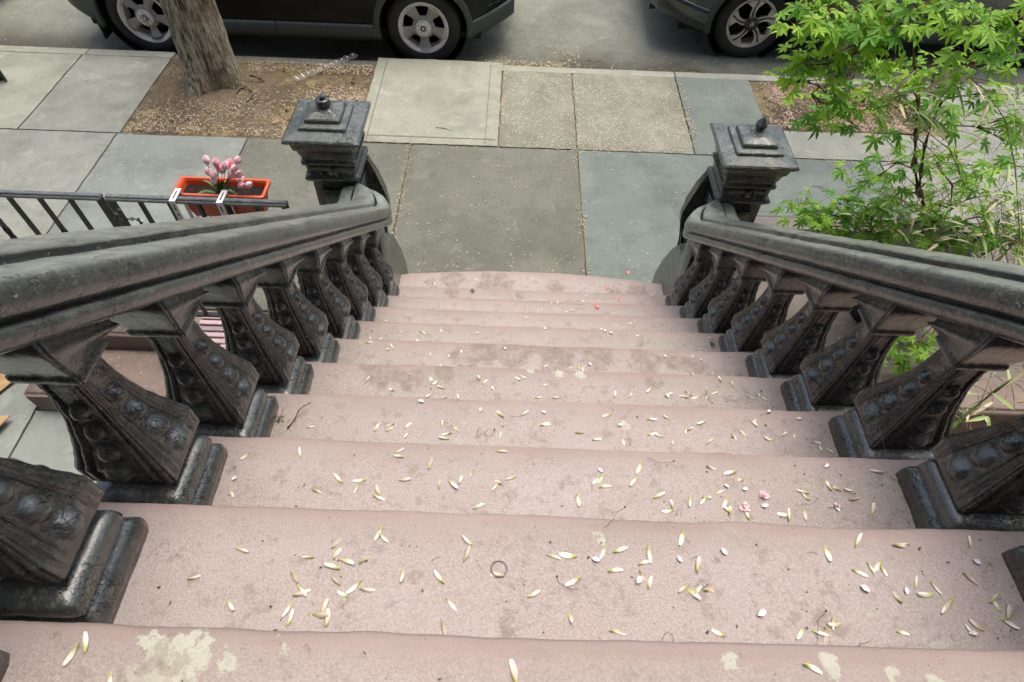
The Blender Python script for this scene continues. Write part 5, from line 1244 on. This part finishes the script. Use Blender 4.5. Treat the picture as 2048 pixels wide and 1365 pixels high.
# red scraps
redp = plain('red_petal', (.60, .17, .15), .5, var=.3, scale=120)
for px, py, n, s, lab in ((1215, 577, 1, .016, 'dark red curled petal with a green stalk on the bottom step'), (1238, 600, 2, .014, 'small red petal scrap on the second step from the bottom'), (1194, 612, 3, .020, 'folded coral pink petal with green base on a lower step'), (1256, 546, 0, .020, 'coral red petal scrap on the bluestone just past the bottom step')):
    p = atz(px, py, r_ * n); p.z = (on_step(n, p.x, p.y) if n else .002) + .001; bm = bmesh.new(); g = []
    for a in range(6):
        t = a / 5; w_ = s * .6 * math.sin(math.pi * min(.95, t * .7 + .2)); g.append([bm.verts.new((u * w_, (t - .5) * s * 1.7, .001 + .35 * s * (1 - abs(u)) * (.5 + .5 * t))) for u in (-1, -.3, .4, 1)])
    for a in range(5):
        for b in range(3): bm.faces.new((g[a][b], g[a][b + 1], g[a + 1][b + 1], g[a + 1][b])).smooth = True
    o = obj('red_petal', bm, redp, recalc=False); o.location = p; o.rotation_euler = (0, 0, px); tag(o, lab, 'petal')
# twig by the left pedestal
bm = bmesh.new(); z9 = r_ * 8
tube(bm, [atz(575, 857, z9 + .004), atz(590, 838, z9 + .012), atz(597, 822, z9 + .02), atz(608, 812, z9 + .025), atz(621, 806, z9 + .03)], [.0025, .002, .002, .0018, .0022], 6, lump=.4)
tag(obj('twig', bm, stalkM, smooth=True), 'small bent dark twig leaning beside a left-hand pedestal', 'twig')
# long thin sticks on the sidewalk
for (a, b, r0, lab) in (((872, 256), (903, 262), .005, 'short dark twig lying on the speckled sidewalk slab'), ((1375, 140), (1410, 148), .004, 'thin curved twig lying by the kerb on the bluestone'), ((1170, 122), (1205, 125), .006, 'pale peeled stick lying in the gutter'), ((1625, 372), (1655, 380), .004, 'thin straw-coloured stick on the sidewalk beside the right newel')):
    bm = bmesh.new(); pa, pb = atz(*a, .008), atz(*b, .008); tube(bm, [pa, (pa + pb) / 2 + Vector((0, .01, .004)), pb], [r0, r0 * .9, r0 * .5], 6)
    tag(obj('twig', bm, stalkM if 'dark' in lab or 'curved' in lab else dryS), lab, 'twig')
# moss tufts at pedestal corners
mossM = plain('moss', (.07, .12, .02), .9, var=.5, scale=80)
for (px, py, n, lab) in ((560, 838, 8, 'bright green moss tuft at the inner corner of a left pedestal'), (1424, 690, 5, 'dark green moss tuft at the inner corner of a right pedestal'), (945, 583, 2, 'small green weed sprig on a lower step')):
    p = atz(px, py, r_ * n); p.z = r_ * n; bm = bmesh.new(); rnd = random.Random(px)
    for k in range(90):
        b_ = Vector((rnd.gauss(0, .006), rnd.gauss(0, .010), 0)); t = b_ + Vector((rnd.gauss(0, .004), rnd.gauss(0, .004), rnd.uniform(.003, .010)))
        bm.faces.new([bm.verts.new(b_ + Vector((-.001, 0, 0))), bm.verts.new(b_ + Vector((.001, .0005, 0))), bm.verts.new(t)])
    o = obj('moss_tuft', bm, mossM, recalc=False); o.location = p; tag(o, lab, 'moss')
# spider thread on the right
bm = bmesh.new(); tube(bm, [at(1748, 760, 1.42), at(1744, 800, 1.38), at(1770, 900, 1.30), at(1800, 1000, 1.22), at(1830, 1055, 1.12)], .0006, 4)
tag(obj('thread', bm, plain('thread', (.4, .4, .4), .4)), 'fine pale thread hanging down in front of a right-hand baluster', 'thread')

# litter over sidewalk, soil beds and street: too many to count
litM = MT('litter', .7); litM.col(litM.mix(litM.attr('pk'), litM.mix(litM.attr('yl'), (.52, .49, .30), (.26, .17, .08)), (.50, .33, .30))); litM = litM.m
def litter(name, areas, label, seed):
    rnd = random.Random(seed); bm = bmesh.new(); lp = bm.verts.layers.float.new('pk'); ly_ = bm.verts.layers.float.new('yl')
    for (x0, x1, y0, y1, z, n, pinkp_, dens) in areas:
        k = 0; tries = 0
        while k < n and tries < n * 12:
            tries += 1
            x, y = rnd.uniform(x0, x1), rnd.uniform(y0, y1)
            if dens and noise.noise(Vector((x * 1.7 + seed, y * 2.2, 0))) < rnd.uniform(-.6, .5) * dens: continue
            k += 1; a = rnd.uniform(0, 6.28); pk_ = 1. if rnd.random() < pinkp_ else 0.; L, w_ = (rnd.uniform(.005, .011), rnd.uniform(.003, .007)) if pk_ else (rnd.uniform(.005, .015), rnd.uniform(.0014, .0034))
            d = Vector((math.cos(a), math.sin(a), 0)); s = Vector((-d.y, d.x, 0)); p = Vector((x, y, z + rnd.uniform(.004, .010))); yv = rnd.random() ** 2
            vs = [bm.verts.new(p - d * L + s * 0), bm.verts.new(p - s * w_ + Vector((0, 0, .002))), bm.verts.new(p + d * L + Vector((0, 0, rnd.uniform(0, .004)))), bm.verts.new(p + s * w_ + Vector((0, 0, .001)))]
            for v in vs: v[lp] = pk_ * rnd.uniform(.5, 1); v[ly_] = yv
            bm.faces.new(vs)
    tag(obj(name, bm, litM, recalc=False), label, 'litter', kind='stuff')
litter('fallen_seeds', [(-5.5, 5, 3.05, 6.0, 0, 2300, .08, .6), (-.85, 1.0, 3.25, 3.6, 0, 110, .08, 0), (-3.2, 5, 4.77, 4.88, -.002, 480, .2, .7), (-2.2, -.95, 3.1, 4.8, 0, 90, .05, 0), (-.93, -.87, 3.1, 4.8, -.004, 150, .1, .5), (.40, .48, 3.1, 6.0, -.003, 260, .3, .7), (1.35, 1.46, 4.9, 6., -.003, 200, .5, .5), (-.23, -.17, 4.8, 6., -.004, 90, .4, .4), (.44, 1.4, 4.83, 4.95, 0, 120, .2, 0)], 'scattered maple seeds and petal bits over the sidewalk slabs and in their joints', 3)
litter('fallen_petals', [(-3.22, -1.39, YJ + .03, 5.97, -.002, 2900, .05, .7), (-1.9, -1.39, 5.1, 5.97, -.002, 1300, .75, .7), (-3.2, -2.6, YJ + .02, 5.1, -.004, 260, .45, .6), (-3.2, -1.5, YJ + .01, YJ + .12, -.002, 380, .5, 0), (-2.5, -1.4, 5.8, 5.98, -.002, 350, .3, 0), (2.12, 3.8, 5.22, 5.97, -.004, 1700, .8, .9), (2.12, 2.35, 5.22, 5.97, 0, 500, .9, .3), (2.12, 3.3, 5.22, 5.34, 0, 420, .9, 0), (3.4, 4.6, YJ, 5.9, .002, 380, .8, .7)], 'carpet of pink petals and tan seeds over the soil beds', 5)
litter('gutter_litter', [(-6, 5, 6.1, 9.8, -.125, 3200, .06, .5), (-.75, .55, 6.10, 6.7, -.12, 1100, .08, .8), (-2.6, -.9, 6.10, 6.28, -.12, 260, .1, 0), (.4, 2.6, 6.10, 6.35, -.122, 220, .2, 0), (-.40, .42, 6.11, 6.36, -.112, 1500, .05, .5), (-.9, -.35, 6.11, 6.25, -.115, 260, .05, .3)], 'drift of tan seeds in the gutter and scattered over the asphalt', 8)
litter('areaway_litter', [(-3.3, -.95, 1.2, 2.43, -.328, 220, .05, 0), (-2.9, -.95, 2.45, 2.79, -.149, 130, .08, 0), (-2.9, -.95, 2.81, 3.0, .0, 30, .05, 0), (1.35, 4, 2.62, 3.85, .02, 260, .5, 0), (1.1, 3, 1.2, 2.3, -.328, 120, .3, 0)], 'pale seeds and petals scattered over the areaway floors and their steps', 12)
print('seeds', cnt)
